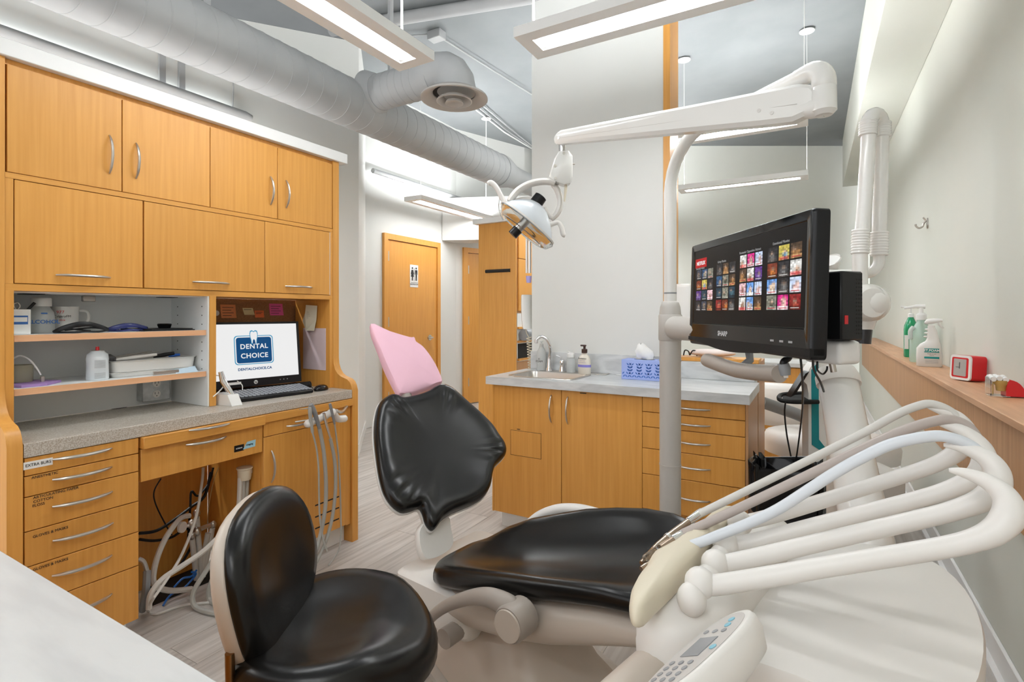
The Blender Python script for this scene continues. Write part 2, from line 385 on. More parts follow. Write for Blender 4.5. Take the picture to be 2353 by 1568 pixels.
pendant(-.7, .45, -.75, -.52, 2.45, 'added white fill light, unseen behind the camera', [(-.6, -.63, .003), (.35, -.63, .003)])  # extra lamp out of view, added to brighten surfaces facing the camera
pendant(-2.72, -1.68, 6.7, 6.93, 2.45, 'added white fill light, unseen behind the partition, rear', [(-2.65, 6.8, .003), (-1.75, 6.8, .003)], up=lamp_far, down=lamp_far)  # unseen lamp added to brighten the far wall
pendant(-2.05, -1.82, 3.9, 5.1, 2.45, 'added white fill light, unseen behind the partition, lengthwise', [(-1.93, 4, .003), (-1.93, 5, .003)])  # another unseen lamp, added to light the neighbouring room
fill_aisle = pendant(-3.22, -2.99, -.9, 2.5, 2.1, 'added white fill light, unseen behind the hutch', [], up=fill_dim)  # unseen lamp with brackets, added to whiten the aisle wall
for y in (-.2, 1.8): obj('fill_bracket', MB().box(-3.4595, y, 2.11, -3.2205, y+.04, 2.13), white_p, fill_aisle)
# duct
DX, DZ = -2.9, 2.765
du = thing('spiral_duct', (DX, 3, DZ), 'big grey spiral duct with side branch and round diffuser', 'duct')
def ribbed(y0, y1, r, pitch=.115):
    rings = []; n = 44; y = y0
    prof = []
    while y < y1-pitch:
        prof += [(y, r), (y+pitch*.93, r), (y+pitch*.94, r+.0022), (y+pitch*.985, r+.0022)]; y += pitch
    prof.append((y1, r))
    for y, rr in prof: rings.append([(DX+rr*math.cos(a), y+pitch*.35*math.cos(a+.6), DZ+rr*math.sin(a)) for a in [2*math.pi*k/n for k in range(n)]])
    return MB().loft(rings)
obj('main_duct', ribbed(-1.4, 4.75, .168), duct_m, du, smooth=30)
obj('reducer', MB().tube([(DX, 4.70, DZ), (DX, 4.76, DZ), (DX, 5.0, DZ), (DX, 5.05, DZ)], [.176, .176, .122, .122], 40), duct_m, du)
obj('narrow_duct', MB().tube([(DX, 5.04, DZ), (DX, 8.3, DZ)], [.118, .118], 32), duct_m, du)
BY, BZ, BR = 2.79, 2.845, .122
m = MB(); rings = []; x = DX+.05; n = 36
prof = []
while x < -2.26: prof += [(x, BR), (x+.058, BR), (x+.059, BR+.002), (x+.063, BR+.002)]; x += .064
for x, rr in prof: rings.append([(x, BY+rr*math.cos(a), BZ+rr*math.sin(a)) for a in [2*math.pi*k/n for k in range(n)]])
m.loft(rings); obj('branch_duct', m, duct_m, du, smooth=30)
obj('saddle', MB().tube([(DX+.1, BY, BZ), (DX+.19, BY, BZ)], [.17, .127], 36), duct_m, du)
EX = -2.05
ring = []
for k in range(5):
    a = R(22.5*k); c0 = V((EX-.13, BY, BZ-.13)); d = V((math.sin(a), 0, math.cos(a)))
    p = c0+d*.15; ring.append((p, d))
rings = []
for p, d in [(V((-2.28, BY, BZ)), V((0, 0, 1)))]+ring+[(V((EX+.02, BY, 2.70)), V((1, 0, 0)))]:
    rings.append([p+(d*math.cos(a)+V((0, 1, 0))*math.sin(a))*.128 for a in [2*math.pi*k/n for k in range(n)]])
obj('elbow', MB().loft(rings), duct_m, du, smooth=20)
df = V((EX, BY, 2.66))
dm = mat('beige grey painted steel', (.46, .43, .40), .5)
dfo = obj('diffuser', MB().lathe([(.14, .05), (.16, .045), (.218, .012), (.221, 0), (.21, -.002), (.142, .034), (.138, .05)], df, 40, caps=False), dm, du)
obj('diffuser_ring', MB().lathe([(.112, -.004), (.118, -.016), (.110, -.018), (.072, .012), (.07, .02), (.076, .02)], df, 36, caps=False), dm, dfo)
obj('diffuser_ring', MB().lathe([(.052, -.012), (.06, -.03), (.054, -.031), (.03, -.018), (.001, -.016)], df, 32, caps=False), dm, dfo)
obj('diffuser_throat', MB().lathe([(.15, .04), (.001, .042)], df, 30, caps=False), dark, dfo)
for y in (.6, 1.65, 3.1): obj('strap', MB().box(DX-.012, y-.02, DZ+.165, DX+.012, y+.02, CZ-.001), duct_m, du)

# pipes and conduits on walls and ceiling
def pipe(name, pts, r, m_, label, cat='pipe', n=10, sm=0):
    return obj(name, MB().tube(pts, r, n, sm), m_, None, label, cat)
wt = thing('wall_tube_light', (-3.39, 1, 2.6), 'grey tube light running along the aisle wall above the cabinets', 'light')
obj('housing', MB().tube([(-3.395, -1.3, 2.61), (-3.395, 2.2, 2.61), (-3.395, 2.235, 2.60)], .032, 14), duct_m, wt)
obj('tube', MB().tube([(-3.44, -1.2, 2.63), (-3.44, 2.15, 2.63)], .012, 8), tube_on, wt)
wt = thing('wall_tube_light', (-4.12, 5, 2.76), 'grey tube light on the wall over the restroom door', 'light')
obj('housing', MB().tube([(-4.11, 4.12, 2.785), (-4.11, 5.76, 2.785)], .028, 14), duct_m, wt)
obj('tube', MB().tube([(-4.165, 4.15, 2.775), (-4.165, 5.7, 2.775)], .012, 8), tube_on, wt)
for px, lb in ((374, 'left one of two grey flat straps on the aisle wall'), (419, 'right one of two grey flat straps on the aisle wall')):
    p = onX(px, 170, -3.44)
    obj('wall_strap', MB().box(-3.459, p.y-.018, 2.3, -3.44, p.y+.018, 3.1), duct_m, None, lb, 'strap', 'wall straps')
p = onX(536, 230, -3.44); pipe('thin_cable', [(-3.45, p.y, 3.0), (-3.446, p.y+.004, 2.8), (-3.45, p.y, 2.62)], .004, duct_m, 'thin grey cable hanging down the aisle wall', 'cable', 6, 4)
cz = CZ-.03
pipe('ceiling_pipe', [onZ(760, 70, cz-.02), onZ(890, 47, cz-.02), onZ(1200, -3, cz-.02), onZ(1290, -20, cz-.02)], .05, duct_m, 'thick grey pipe crossing the grey ceiling')
pipe('ceiling_conduit', [onZ(905, 85, cz), onZ(1000, 78, cz), onZ(1130, 160, cz), onZ(1230, 222, cz)], .008, duct_m, 'thin grey conduit leaving the ceiling junction box', 'conduit')
q = onZ(1003, 80, cz)
obj('junction_box', MB().box(q.x-.07, q.y-.05, CZ-.075, q.x+.07, q.y+.05, CZ-.001, .006), duct_m, None, 'grey junction box on the ceiling by the duct elbow', 'box')
for dx, dy, lb in ((0, 0, 'upper of the grey conduits converging at the partition top'), (-6, 8, 'middle of the grey conduits converging at the partition top'), (-12, 14, 'white lowest of the conduits converging at the partition top')):
    pipe('ceiling_conduit', [onZ(1105+dx, 238+dy, cz), onZ(1165+dx/2, 290+dy, cz), onZ(1230, 342+dy/3, cz)], .009, white_p if dx == -12 else duct_m, lb, 'conduit')
q = onZ(1866, 265, CZ-.01)
obj('ceiling_disc', MB().lathe([(.001, 0), (.07, 0), (.07, .008), (.001, .009)], (q.x, q.y, CZ-.01), 20), white_p, None, 'small white disc on the ceiling behind the lamp elbow', 'disc')
# ================================================================ left desk wall unit
XU, XL, XB = -2.331, -2.18, -2.64       # front of the hutch, front of the desk, back
Y0, Y1 = .662, 2.03
def arc_handle(p0, p1, out, rise=.026, r=.0052, name='handle', parent=None):
    """bowed bar pull between two feet"""
    p0, p1, out = V(p0), V(p1), V(out)
    pts, rr = [], []
    for k in range(13):
        t = k/12; a = math.sin(math.pi*t)
        pts.append(p0.lerp(p1, t)+out*(.002+rise*(a**.75))); rr.append(r*(.55+.45*min(1, a*2.2)))
    return obj(name, MB().tube(pts, rr, 8), steel, parent)

ht = thing('hutch_cabinet', (-2.49, 1.35, 0), 'honey maple wall-high hutch over the desk with seven doors and open shelves', 'cabinet')
gab = [(XB, 0), (XL+.002, 0), (XL+.002, .825), (-2.186, .852), (-2.198, .872), (-2.218, .886), (-2.245, .893), (-2.27, .90), (-2.293, .913), (-2.312, .935), (-2.325, .965), (XU+.002, 1.0), (XU+.002, 2.104), (XB, 2.104)]
obj('gable', MB().prism([(x, Y1+.001, z) for x, z in gab], (0, .041, 0)), wood, ht)
obj('gable', MB().prism([(x, .622, z) for x, z in gab], (0, .039, 0)), wood, ht)
obj('cornice', MB().box(XB-.03, .58, 2.1045, -2.312, 2.12, 2.16, .002), white_p, ht)
obj('carcass', MB().box(XB, .662, 1.7218, XU-.02, Y1, 2.0845), wood, ht)
obj('carcass', MB().box(XB, .662, 1.3495, XU-.02, Y1, 1.7028), wood, ht)
obj('top_rail', MB().box(XB, .662, 2.0848, XU-.012, Y1, 2.104), wood, ht)
obj('middle_rail', MB().box(XU-.0195, .662, 1.703, XU, Y1, 1.7215), wood_h, ht)
obj('lower_rail', MB().box(XB+.02, .662, 1.326, XU, Y1, 1.349), wood_h, ht)
obj('stile', MB().box(XB+.02, .662, .834, XU, .684, 1.326), wood, ht)
obj('stile', MB().box(XB+.02, 2.009, .834, XU, Y1, 1.326), wood, ht)
obj('stile', MB().box(XU-.0195, .662, 1.3495, XU-.001, .683, 1.7025), wood, ht)
obj('stile', MB().box(XU-.0195, 2.0115, 1.3495, XU-.001, Y1, 1.7025), wood, ht)
obj('back_panel', MB().box(XB, .663, .834, XB+.006, 1.336, 1.326), white_in, ht)
obj('shelf_side', MB().box(XB+.006, .684, .834, XU-.03, .688, 1.326), white_in, ht)
obj('divider', MB().box(XB+.006, 1.336, .834, XU-.004, 1.342, 1.326), white_in, ht)
obj('divider_edge', MB().box(XB+.0058, 1.3425, .834, XU, 1.371, 1.326), wood, ht)
obj('bay_roof', MB().box(XB+.006, .684, 1.3205, XU-.03, 1.336, 1.3255), white_in, ht)
for z in (1.152, .968):
    sh = obj('shelf', MB().box(XB+.007, .689, z, -2.347, 1.335, z+.023), white_in, ht)
    obj('shelf_edging', MB().box(-2.347, .689, z, -2.3455, 1.335, z+.023), wood_pink, sh)
obj('pin_board', MB().box(XB, 1.3425, .834, XB+.0055, Y1, 1.326), cork, ht)
for y in (.74, 1.2): obj('hinge_plate', MB().box(XU-.16, y, 1.3185, XU-.1, y+.06, 1.3204), black_m, ht)
q = onX(209, 684, -2.5); obj('catch', MB().box(-2.53, q.y-.022, 1.296, -2.512, q.y+.022, 1.3204, .003), steel, ht)
q = onX(273, 721, XB+.007); obj('grommet_cap', MB().lathe([(.001, 0), (.019, 0), (.02, -.002), (.001, -.003)], (XB+.007, q.y, q.z), 20, Matrix.Rotation(R(-90), 3, 'Y')), white_in, ht)
ph_ = MB()
for z in [1.0+.04*k for k in range(8)]:
    for x in (-2.38, -2.58): ph_.cyl((x, 1.3358, z), (x, 1.3349, z), .0028, n=6)
obj('peg_holes', ph_, dark, ht, kind='stuff')
D1 = [(.667, 1.0005), (1.0035, 1.343), (1.346, 1.682), (1.685, 2.026)]
H1 = [((251, 311), (252, 399)), ((312, 329), (311, 410)), ((621, 406), (622, 471)), ((657, 415), (658, 478))]
for (a, b), (h0, h1) in zip(D1, H1):
    d = obj('door', MB().box(XU-.018, a, 1.7235, XU, b, 2.083, .0012), wood, ht)
    p0, p1 = onX(*h0, XU), onX(*h1, XU)
    arc_handle((XU, p0.y, p0.z), (XU, p0.y, p1.z), (1, 0, 0), parent=d)
D2 = [(.686, 1.0745), (1.0795, 1.6115), (1.6145, 2.009)]
H2 = [((128, 632), (253, 638)), ((442, 648), (526, 652)), ((655, 658), (717, 660))]
for (a, b), (h0, h1) in zip(D2, H2):
    d = obj('door', MB().box(XU-.018, a, 1.3515, XU, b, 1.7005, .0012), wood, ht)
    p0, p1 = onX(*h0, XU), onX(*h1, XU)
    arc_handle((XU, p0.y, p0.z), (XU, p1.y, p0.z), (1, 0, 0), parent=d)
obj('door_edging', MB().box(XU-.01, 2.0092, 1.3515, XU+.0008, 2.0112, 1.7005), white_p, ht)

ct = obj('desk_countertop', MB().box(XB, .6635, .787, XL+.004, 2.0285, .833, .002), speck, None, 'speckled beige laminate desk countertop under the hutch', 'countertop')

def drawer(parent, y0, y1, z0, z1, hy0, hy1, hz, x=XL, tilt=0):
    d = obj('drawer', MB().box(x-.02, y0+.0015, z0+.0015, x, y1-.0015, z1-.0015, .0012), wood, parent)
    arc_handle((x, hy0, hz), (x, hy1, hz+tilt), (1, 0, 0), rise=.028, r=.0058, parent=d)
    return d
pd = thing('drawer_pedestal', (-2.35, .83, 0), 'honey maple pedestal of six labelled drawers at the left end of the desk', 'cabinet')
obj('body', MB().box(XB+.02, .664, .105, XL-.021, .992, .786), wood, pd)
obj('toe_kick', MB().box(XB+.05, .664, 0, XL-.1, .992, .1045), white_in, pd)
zs = [.786, .727, .660, .549, .435, .309, .109]
hp = [((123, 1057), (259, 1031)), ((123, 1104), (259, 1074)), ((123, 1168), (260, 1131)), ((124, 1247), (262, 1203)), ((122, 1329), (259, 1278)), ((122, 1428), (259, 1367))]
drs = []
for k in range(6):
    p0, p1 = onX(*hp[k][0], XL+.01), onX(*hp[k][1], XL+.01)
    drs.append(drawer(pd, .664, .992, zs[k+1], zs[k], p0.y, p1.y, p1.z))
RY, UZ = (0, 1, 0), (0, 0, 1)
q = onX(88, 1066, XL)
lb = obj('label_strip', MB().box(XL, q.y-.037, q.z-.012, XL+.0008, q.y+.037, q.z+.012), paper, drs[0])
lettering('EXTRA BURS', .0135, ink, (XL+.0012, q.y, q.z), RY, UZ, drs[0], sx=.85)
for i, txt, px, py in ((1, 'ANESTHETIC', 72, 1099), (2, 'ARTICULATING PAPER', 76, 1145), (2, 'COTTON', 76, 1154.5), (2, 'FLOSS', 74, 1164), (3, 'GLOVES & MASKS', 75, 1235), (4, 'GLOVES & MASKS', 75, 1311)):
    q = onX(px, py, XL); lettering(txt, .0125, ink, (XL+.0006, q.y, q.z), RY, UZ, drs[i], 'LEFT', sx=.95)

kd = thing('desk_drawer_unit', (-2.35, 1.25, .6), 'wide honey maple pencil drawer with pull-out board over the knee space', 'drawer')
obj('box', MB().box(XB+.1, .998, .625, XL-.021, 1.497, .738), wood, kd)
b = obj('pull_out_board', MB().box(XB+.05, .998, .7415, XL+.022, 1.497, .785, .002), wood_h, kd)
p0, p1 = onX(436, 990, XL+.03), onX(529, 974, XL+.03); arc_handle((XL+.022, p0.y, p0.z), (XL+.022, p1.y, p1.z), (1, 0, 0), .022, parent=b)
p0, p1 = onX(430, 1021, XL+.01), onX(522, 1004, XL+.01); dk = drawer(kd, .997, 1.498, .615, .740, p0.y, p1.y, p1.z)
for txt, px, py in (('HAND PIECE', 345, 1014), ('BARRIERS', 346, 1023)):
    q = onX(px, py, XL); lettering(txt, .011, ink, (XL+.0006, q.y, q.z), RY, UZ, dk, 'LEFT', sx=.95)
a, b_ = onX(538, 1032, XL), onX(586, 1018, XL)
st = obj('sticker', MB().box(XL, a.y, a.z-.016, XL+.0008, a.y+.045, a.z+.012, .0003), black_p, dk)
obj('sticker_swoosh', MB().prism([(XL, a.y+.04, a.z-.012), (XL, b_.y, a.z-.01), (XL, b_.y+.003, a.z+.02), (XL, a.y+.06, a.z+.018)], (.001, 0, 0)), mat('sky blue print', (.35, .62, .74), .5), st)
lettering('acteon', .011, white_ink, (XL+.0013, a.y+.022, a.z-.001), RY, UZ, st)
lettering('imaging', .011, ink, (XL+.0016, (a.y+b_.y)/2+.022, a.z+.005), RY, UZ, st)

kn_ = thing('knee_space_panel', (-2.6, 1.25, 0), 'dark honey maple back panel of the knee space under the desk', 'panel')
obj('back_board', MB().box(XB, .993, 0, XB+.015, 1.5, .61), wood, kn_)

rb = thing('base_cabinet', (-2.4, 1.76, 0), 'honey maple base cabinet with vent slots under the monitor', 'cabinet')
obj('body', MB().box(XB+.02, 1.5, .105, XL-.021, 2.028, .786), wood, rb)
obj('rail', MB().box(XL-.02, 1.501, .748, XL+.012, 2.028, .785, .0015), wood_h, rb)
p0, p1 = onX(686, 940, XL+.02), onX(751, 931, XL+.02)
drawer(rb, 1.501, 2.0, .68, .747, 1.62, 1.75, .71)
dr = obj('door', MB().box(XL-.02, 1.5025, .11, XL, 1.998, .6785, .0012), wood, rb)
p0, p1 = onX(623, 1036, XL), onX(626, 1108, XL); arc_handle((XL, p0.y, p0.z), (XL, p0.y, p1.z), (1, 0, 0), parent=dr)
for k in range(3):
    p0, p1 = onX(724, 1162+26*k, XL), onX(779, 1142+26*k, XL)
    obj('vent_slot', MB().box(XL-.0005, p0.y, (p0.z+p1.z)/2-.0035, XL+.0006, p1.y, (p0.z+p1.z)/2+.0035), dark, dr)
obj('filler', MB().box(XL-.03, 2.0005, .1, XL-.012, 2.029, .747), wood, rb)
obj('toe_kick', MB().box(XB+.05, 1.5, 0, XL-.06, 2.028, .1045), white_in, rb)

# ---------------------------------------------------------------- things on the shelves
S1, S2 = 1.1755, .9915
def lath(name, px, ybase, X, prof, m_, label, cat, parent=None, n=24, z=None):
    p = onX(px, ybase, X); c = V((X, p.y, z if z is not None else p.z))
    return c
# white carton with a blue label
a, b = onX(24, 760, -2.41), onX(71, 760, -2.41)
bx_ = thing('carton', (-2.45, (a.y+b.y)/2, S1), 'small white carton with blue label at the left end of the upper shelf', 'box')
obj('box', MB().box(-2.49, .70, S1, -2.41, b.y, S1+.088, .001), paper, bx_)
obj('label_print', MB().box(-2.4099, .705, S1+.035, -2.4092, b.y-.008, S1+.066), ink_b, bx_)
obj('label_panel', MB().box(-2.4091, .707, S1+.044, -2.4086, b.y-.010, S1+.06), paper, bx_)
obj('clip', MB().tube([(-2.45, b.y-.03, S1+.088), (-2.45, b.y-.035, S1+.105), (-2.45, b.y-.025, S1+.112), (-2.45, b.y-.018, S1+.1), (-2.45, b.y-.024, S1+.088)], .003, 6, 4), steel, bx_)
pen = obj('marker_pen', MB().tube([(-2.44, b.y-.02, S1+.06), (-2.44, b.y+.02, S1+.112)], .005, 8), black_p, None, 'black marker pen sticking out of the white carton', 'pen')
# alcohol bottle
c = onX(95, 760, -2.50); c.z = S1
al = thing('alcohol_bottle', c, 'frosted plastic bottle lettered ALCOHOL on the upper shelf', 'bottle')
obj('body', MB().lathe([(.001, 0), (.036, 0), (.039, .004), (.039, .06), (.036, .078), (.026, .094), (.024, .1)], c, 28), frost, al)
obj('cap', MB().lathe([(.001, .1), (.029, .1), (.03, .103), (.03, .128), (.028, .131), (.001, .132)], c, 28), white_p, al)
u = V((0-c.x, 0-c.y, 0)).normalized(); rgt = V((-u.y, u.x, 0))
lettering('ALCOHOL', .0195, ink_b, c+u*.0397+V((0, 0, .042))+rgt*.006, rgt, UZ, al, bold=.0004)
obj('tape', MB().obox(c+u*.0392+rgt*.008+V((0, 0, .074)), (.018, .001, .005), Matrix.Rotation(math.atan2(rgt.y, rgt.x), 3, 'Z')), ink_b, al)
# mug
c = onX(148, 760, -2.56); c.z = S1
mg = thing('mug', c, 'white printed mug behind the black glasses on the upper shelf', 'mug')
obj('cup', MB().lathe([(.001, 0), (.036, 0), (.042, .006), (.046, .1), (.043, .1), (.039, .01), (.001, .008)], c, 28), gloss_w, mg)
u = V((0-c.x, 0-c.y, 0)).normalized(); rgt = V((-u.y, u.x, 0))
obj('handle', MB().tube([c+rgt*.042+V((0, 0, .085)), c+rgt*.07+V((0, 0, .08)), c+rgt*.074+V((0, 0, .05)), c+rgt*.06+V((0, 0, .025)), c+rgt*.04+V((0, 0, .022))], .0055, 8, 5), gloss_w, mg)
lettering('977', .016, red, c+u*.0452-rgt*.012+V((0, 0, .078)), rgt, UZ, mg)
lettering('CalgaryFM', .012, ink, c+u*.0452-rgt*.006+V((0, 0, .062)), rgt, UZ, mg)
lettering('mix', .012, red, c+u*.0448-rgt*.006+V((0, 0, .048)), rgt, UZ, mg)
# glasses
def glasses(name, px0, px1, ybase, X, m_, label, h=.032):
    a, b = onX(px0, ybase, X), onX(px1, ybase, X); a.z = b.z = S1
    t = thing(name, (a+b)/2, label, 'glasses'); w = (b-a).length; d = (b-a).normalized(); f = V((1, 0, 0))
    m = MB(); P = lambda k, z, o: a+d*w*k+V((0, 0, z))+f*o
    m.tube([P(0, .006, 0), P(.12, h*.6, .02), P(.35, h, .035), P(.6, h, .035), P(.85, h*.6, .02), P(1, .012, 0)], [.003, .006, .007, .006, .006, .004], 8, 5, flat=1.5)
    m.tube([P(.02, .005, 0), P(.3, .004, .03), P(.5, .006, .035), P(.75, .004, .03), P(1, .008, 0)], .0035, 8, 5)
    obj('frame', m, m_, t)
    obj('temple', MB().tube([P(.05, .012, -.005), P(.3, .016, -.04), P(.8, .006, -.06)], .003, 6, 4), m_, t)
    obj('temple', MB().tube([P(.95, .012, -.005), P(.75, .018, -.03), P(.3, .01, -.05)], .003, 6, 4), m_, t)
    return t
glasses('safety_glasses', 122, 248, 766, -2.39, black_p, 'black wraparound safety glasses on the upper shelf')
glasses('safety_glasses', 242, 338, 762, -2.45, mat('navy plastic', (.03, .04, .18), .25), 'dark blue glasses on the upper shelf', .024)
a = onX(392, 757, -2.44)
obj('folder_stack', MB().box(-2.60, 1.10, S1, -2.37, 1.30, S1+.004).obox((-2.48, 1.2, S1+.0062), (.2, .18, .004), Matrix.Rotation(R(8), 3, 'Z')), black_m, None, 'flat dark folders lying at the right end of the upper shelf', 'folder')
c = onX(378, 748, -2.48); c.z = S1+.0085
obj('small_dish', MB().lathe([(.001, 0), (.022, 0), (.028, .016), (.026, .02), (.02, .016), (.001, .014)], c, 24), black_g, None, 'small round black dish on the upper shelf folders', 'dish')
# spray can
c = onX(224, 872, -2.415); c.z = S2
sp = thing('spray_can', c, 'white spray can with red nozzle on the lower shelf', 'can')
obj('body', MB().lathe([(.001, 0), (.0345, 0), (.036, .004), (.035, .07), (.036, .08), (.033, .098), (.022, .108), (.022, .112)], c, 28), mat('bluish white paint', (.66, .70, .72), .3), sp)
obj('rim', MB().lathe([(.001, .108), (.02, .108), (.0215, .111), (.02, .114), (.001, .114)], c, 24), steel, sp)
obj('nozzle', MB().cyl(c+V((0, 0, .114)), c+V((0, 0, .128)), .0065, .0055, 12), red, sp)
u = V((0-c.x, 0-c.y, 0)).normalized(); rgt = V((-u.y, u.x, 0))
def curved_label(mb, c, r, a0, a1, z0, z1, n=8):
    b0 = math.atan2(-c.y, -c.x)
    for i in range(n):
        f0, f1 = b0+a0+(a1-a0)*i/n, b0+a0+(a1-a0)*(i+1)/n
        P = lambda f, z: V((c.x+r*math.cos(f), c.y+r*math.sin(f), c.z+z))
        mb.quad(P(f0, z0), P(f1, z0), P(f1, z1), P(f0, z1))
    return mb
m = MB()
for k in range(7): curved_label(m, c, .0362, -.25, .75, .048+.0045*k, .0495+.0045*k)
obj('small_print', m, mat('grey print', (.33, .33, .34), .6), sp); m = MB()
for k in range(5): curved_label(m, c, .0362, -.25, .75, .008+.0045*k, .0095+.0045*k)
obj('small_print', m, MATS.get('grey print') or mat('grey print', (.33, .33, .34), .6), sp)
# instrument trays
a, b = onX(252, 866, -2.42), onX(446, 852, -2.42)
def tray(z, h, label, y0, y1):
    m = MB(); x0, x1 = -2.575, -2.40
    def ring(e, zz, r=.03):
        pts = []
        for cx, cy, s in ((x1-r, y1-r, 0), (x0+r, y1-r, 1), (x0+r, y0+r, 2), (x1-r, y0+r, 3)):
            for k in range(6):
                an = R(90*s+18*k); pts.append(V((cx+(r+e)*math.cos(an), cy+(r+e)*math.sin(an), zz)))
        return pts
    m.loft([ring(-.012, z), ring(-.006, z+h-.004), ring(.002, z+h), ring(-.002, z+h+.001), ring(-.009, z+h-.004), ring(-.016, z+.004)])
    return obj('instrument_tray', m, gloss_w, None, label, 'tray')
tray(S2, .018, 'shallow white instrument tray, lower of the stack on the lower shelf', a.y, b.y+.01)
tray(S2+.0195, .046, 'deep white tray full of instruments on the lower shelf', a.y, b.y+.01)
zt = S2+.064
def rod(name, y0, y1, x, z0, z1, r, m_, label, cat='instrument'):
    return obj(name, MB().tube([(x, y0, z0), (x+.01, y0+(y1-y0)*.5, (z0+z1)/2), (x+.015, y1, z1)], [r*.7, r, r*.8], 10), m_, None, label, cat)
rod('hand_piece', 1.02, 1.17, -2.44, zt+.006, zt+.018, .008, cream_w, 'cream handpiece lying across the deep tray')
rod('hand_piece', 1.16, 1.235, -2.43, zt+.01, zt+.02, .009, black_p, 'black handled tool on the right side of the deep tray')
rod('blue_tool', 1.235, 1.275, -2.46, zt+.006, zt+.01, .007, mat('blue plastic', (.02, .12, .5), .3), 'small blue capped tool at the tray end')
rod('probe', 1.0, 1.18, -2.50, zt+.008, zt+.03, .0028, steel, 'thin steel probe rising from the deep tray')
rod('probe', 1.03, 1.20, -2.48, zt+.008, zt+.028, .0028, steel, 'second thin steel probe crossing the deep tray')
obj('small_case', MB().obox((-2.45, .995, zt+.012), (.05, .055, .024), Matrix.Rotation(R(12), 3, 'Y'), .003), mat('smoky plastic', (.12, .12, .13), .2, trans=.5), None, 'smoky grey little case at the tray left end', 'case')
p0 = onX(352, 862, -2.37); p1 = onX(411, 852, -2.37)
obj('metal_holder', MB().box(-2.375, p0.y, S2, -2.368, p1.y, S2+.016, .001), steel, None, 'flat steel holder in front of the tray stack', 'holder')
p0 = onX(405, 862, -2.36); p1 = onX(452, 850, -2.37)
obj('pouch', MB().prism([(-2.36, p0.y, S2), (-2.36, p1.y, S2), (-2.40, p1.y+.01, S2+.02), (-2.40, p0.y, S2+.012)], (-.004, 0, .002)), mat('pale blue film', (.55, .68, .78), .3), None, 'pale blue clear pouch at the right end of the lower shelf', 'pouch')
# jar, tube and purple napkin
c = onX(44, 860, -2.50); c.z = S2
obj('specimen_jar', MB().lathe([(.001, 0), (.035, 0), (.038, .005), (.04, .07), (.037, .07), (.035, .006), (.001, .004)], c, 24), mat('yellowish clear plastic', (.75, .72, .55), .2, trans=.6), None, 'yellowish clear jar at the left end of the lower shelf', 'jar')
nap = onX(95, 878, -2.40)
obj('napkin', MB().prism([(-2.37, .715, S2), (-2.37, .785, S2), (-2.44, .85, S2), (-2.52, .80, S2), (-2.50, .71, S2), (-2.42, .697, S2)], (0, 0, .009)), mat('purple paper', (.36, .22, .48), .8), None, 'folded purple napkin on the lower shelf', 'napkin')
pl = thing('clip_cord', (-2.45, .75, S2+.01), 'white cord with a metal clip arching over the purple napkin', 'cord')
obj('cord', MB().tube([onX(30, 825, -2.46), onX(45, 818, -2.46), onX(65, 825, -2.45), onX(82, 843, -2.44), onX(94, 862, -2.43)], .003, 8, 5), white_p, pl)
q = onX(98, 872, -2.43); obj('clip', MB().obox(q, (.008, .012, .024), None, .002), steel, pl)
# outlet box
a, b = onX(328, 880, -2.58), onX(389, 880, -2.58)
ob = thing('outlet_box', (-2.6, (a.y+b.y)/2, .85), 'galvanised outlet box with two sockets under the shelves', 'outlet')
zb = .856
obj('box', MB().box(XB+.0062, a.y, zb, -2.58, b.y, zb+.105, .002), galv, ob)
obj('cover', MB().box(-2.5799, a.y-.001, zb-.001, -2.5775, b.y+.001, zb+.106, .001), galv, ob)
yc = (a.y+b.y)/2
for z in (zb+.028, zb+.076):
    s_ = obj('socket', MB().lathe([(.001, 0), (.0165, 0), (.0165, .002), (.001, .002)], (-2.5774, yc, z), 20, Matrix.Rotation(R(90), 3, 'Y')), cream_w, ob)
    obj('socket_slot', MB().box(-2.5754, yc-.008, z-.001, -2.5748, yc-.0062, z+.009).box(-2.5754, yc+.0062, z-.001, -2.5748, yc+.008, z+.009).box(-2.5754, yc-.002, z-.01, -2.5748, yc+.002, z-.006), dark, s_)
q = onZ(272, 938, .8335)
obj('cable_grommet', MB().lathe([(.001, 0), (.026, 0), (.026, .0015), (.001, .0015)], (q.x, q.y, .8333), 20, sx=.7, sy=1.3), black_p, None, 'black cable grommet in the left part of the desk', 'grommet')

# ---------------------------------------------------------------- computer
mn = thing('monitor', (-2.52, 1.65, .834), 'black desktop monitor showing the blue dental logo', 'monitor')
A, Bm, Cm, Dm = onX(497, 752, -2.50), onX(692, 746, -2.44), onX(699, 850, -2.41), onX(500, 885, -2.47)
def mquad(X0, X1, pts): return [onX(x, y, X0+(X1-X0)*k) for (x, y, k) in pts]
# panel stands turned slightly: left edge further back than the right
ml, mr_ = V((-2.50, 1.405, 0)), V((-2.40, 1.9, 0))
md = (mr_-ml).normalized(); mnrm = V((md.y, -md.x, 0)); mup = (V((0, 0, 1))-mnrm*.12).normalized()
P0 = V((ml.x, ml.y, .92))
MW = .47; MHt = .276
n_ = md.cross(mup)
def mp(u, v, o=0): return P0+md*(u*MW)+mup*(v*MHt)+n_*o
def fbox(u0, u1, v0, v1, o0, o1, mb=None):
    m = mb or MB(); m.prism([mp(u0, v0, o0), mp(u1, v0, o0), mp(u1, v1, o0), mp(u0, v1, o0)], n_*(o1-o0)); return m
obj('casing', fbox(-.03, 1.03, -.14, 1.04, -.03, 0), black_p, mn)
scr_m = mat('lit white screen', (.02, .02, .02), .3, emit=((1, 1, 1), .70))
def em(name, c, s=.75): return mat(name, (.004, .004, .004), .4, emit=(c, s), spec=.12)
navy = em('screen navy', (.005, .075, .22)); sky = em('screen sky blue', (.06, .35, .58)); swh = em('screen white', (1, 1, 1), .70)
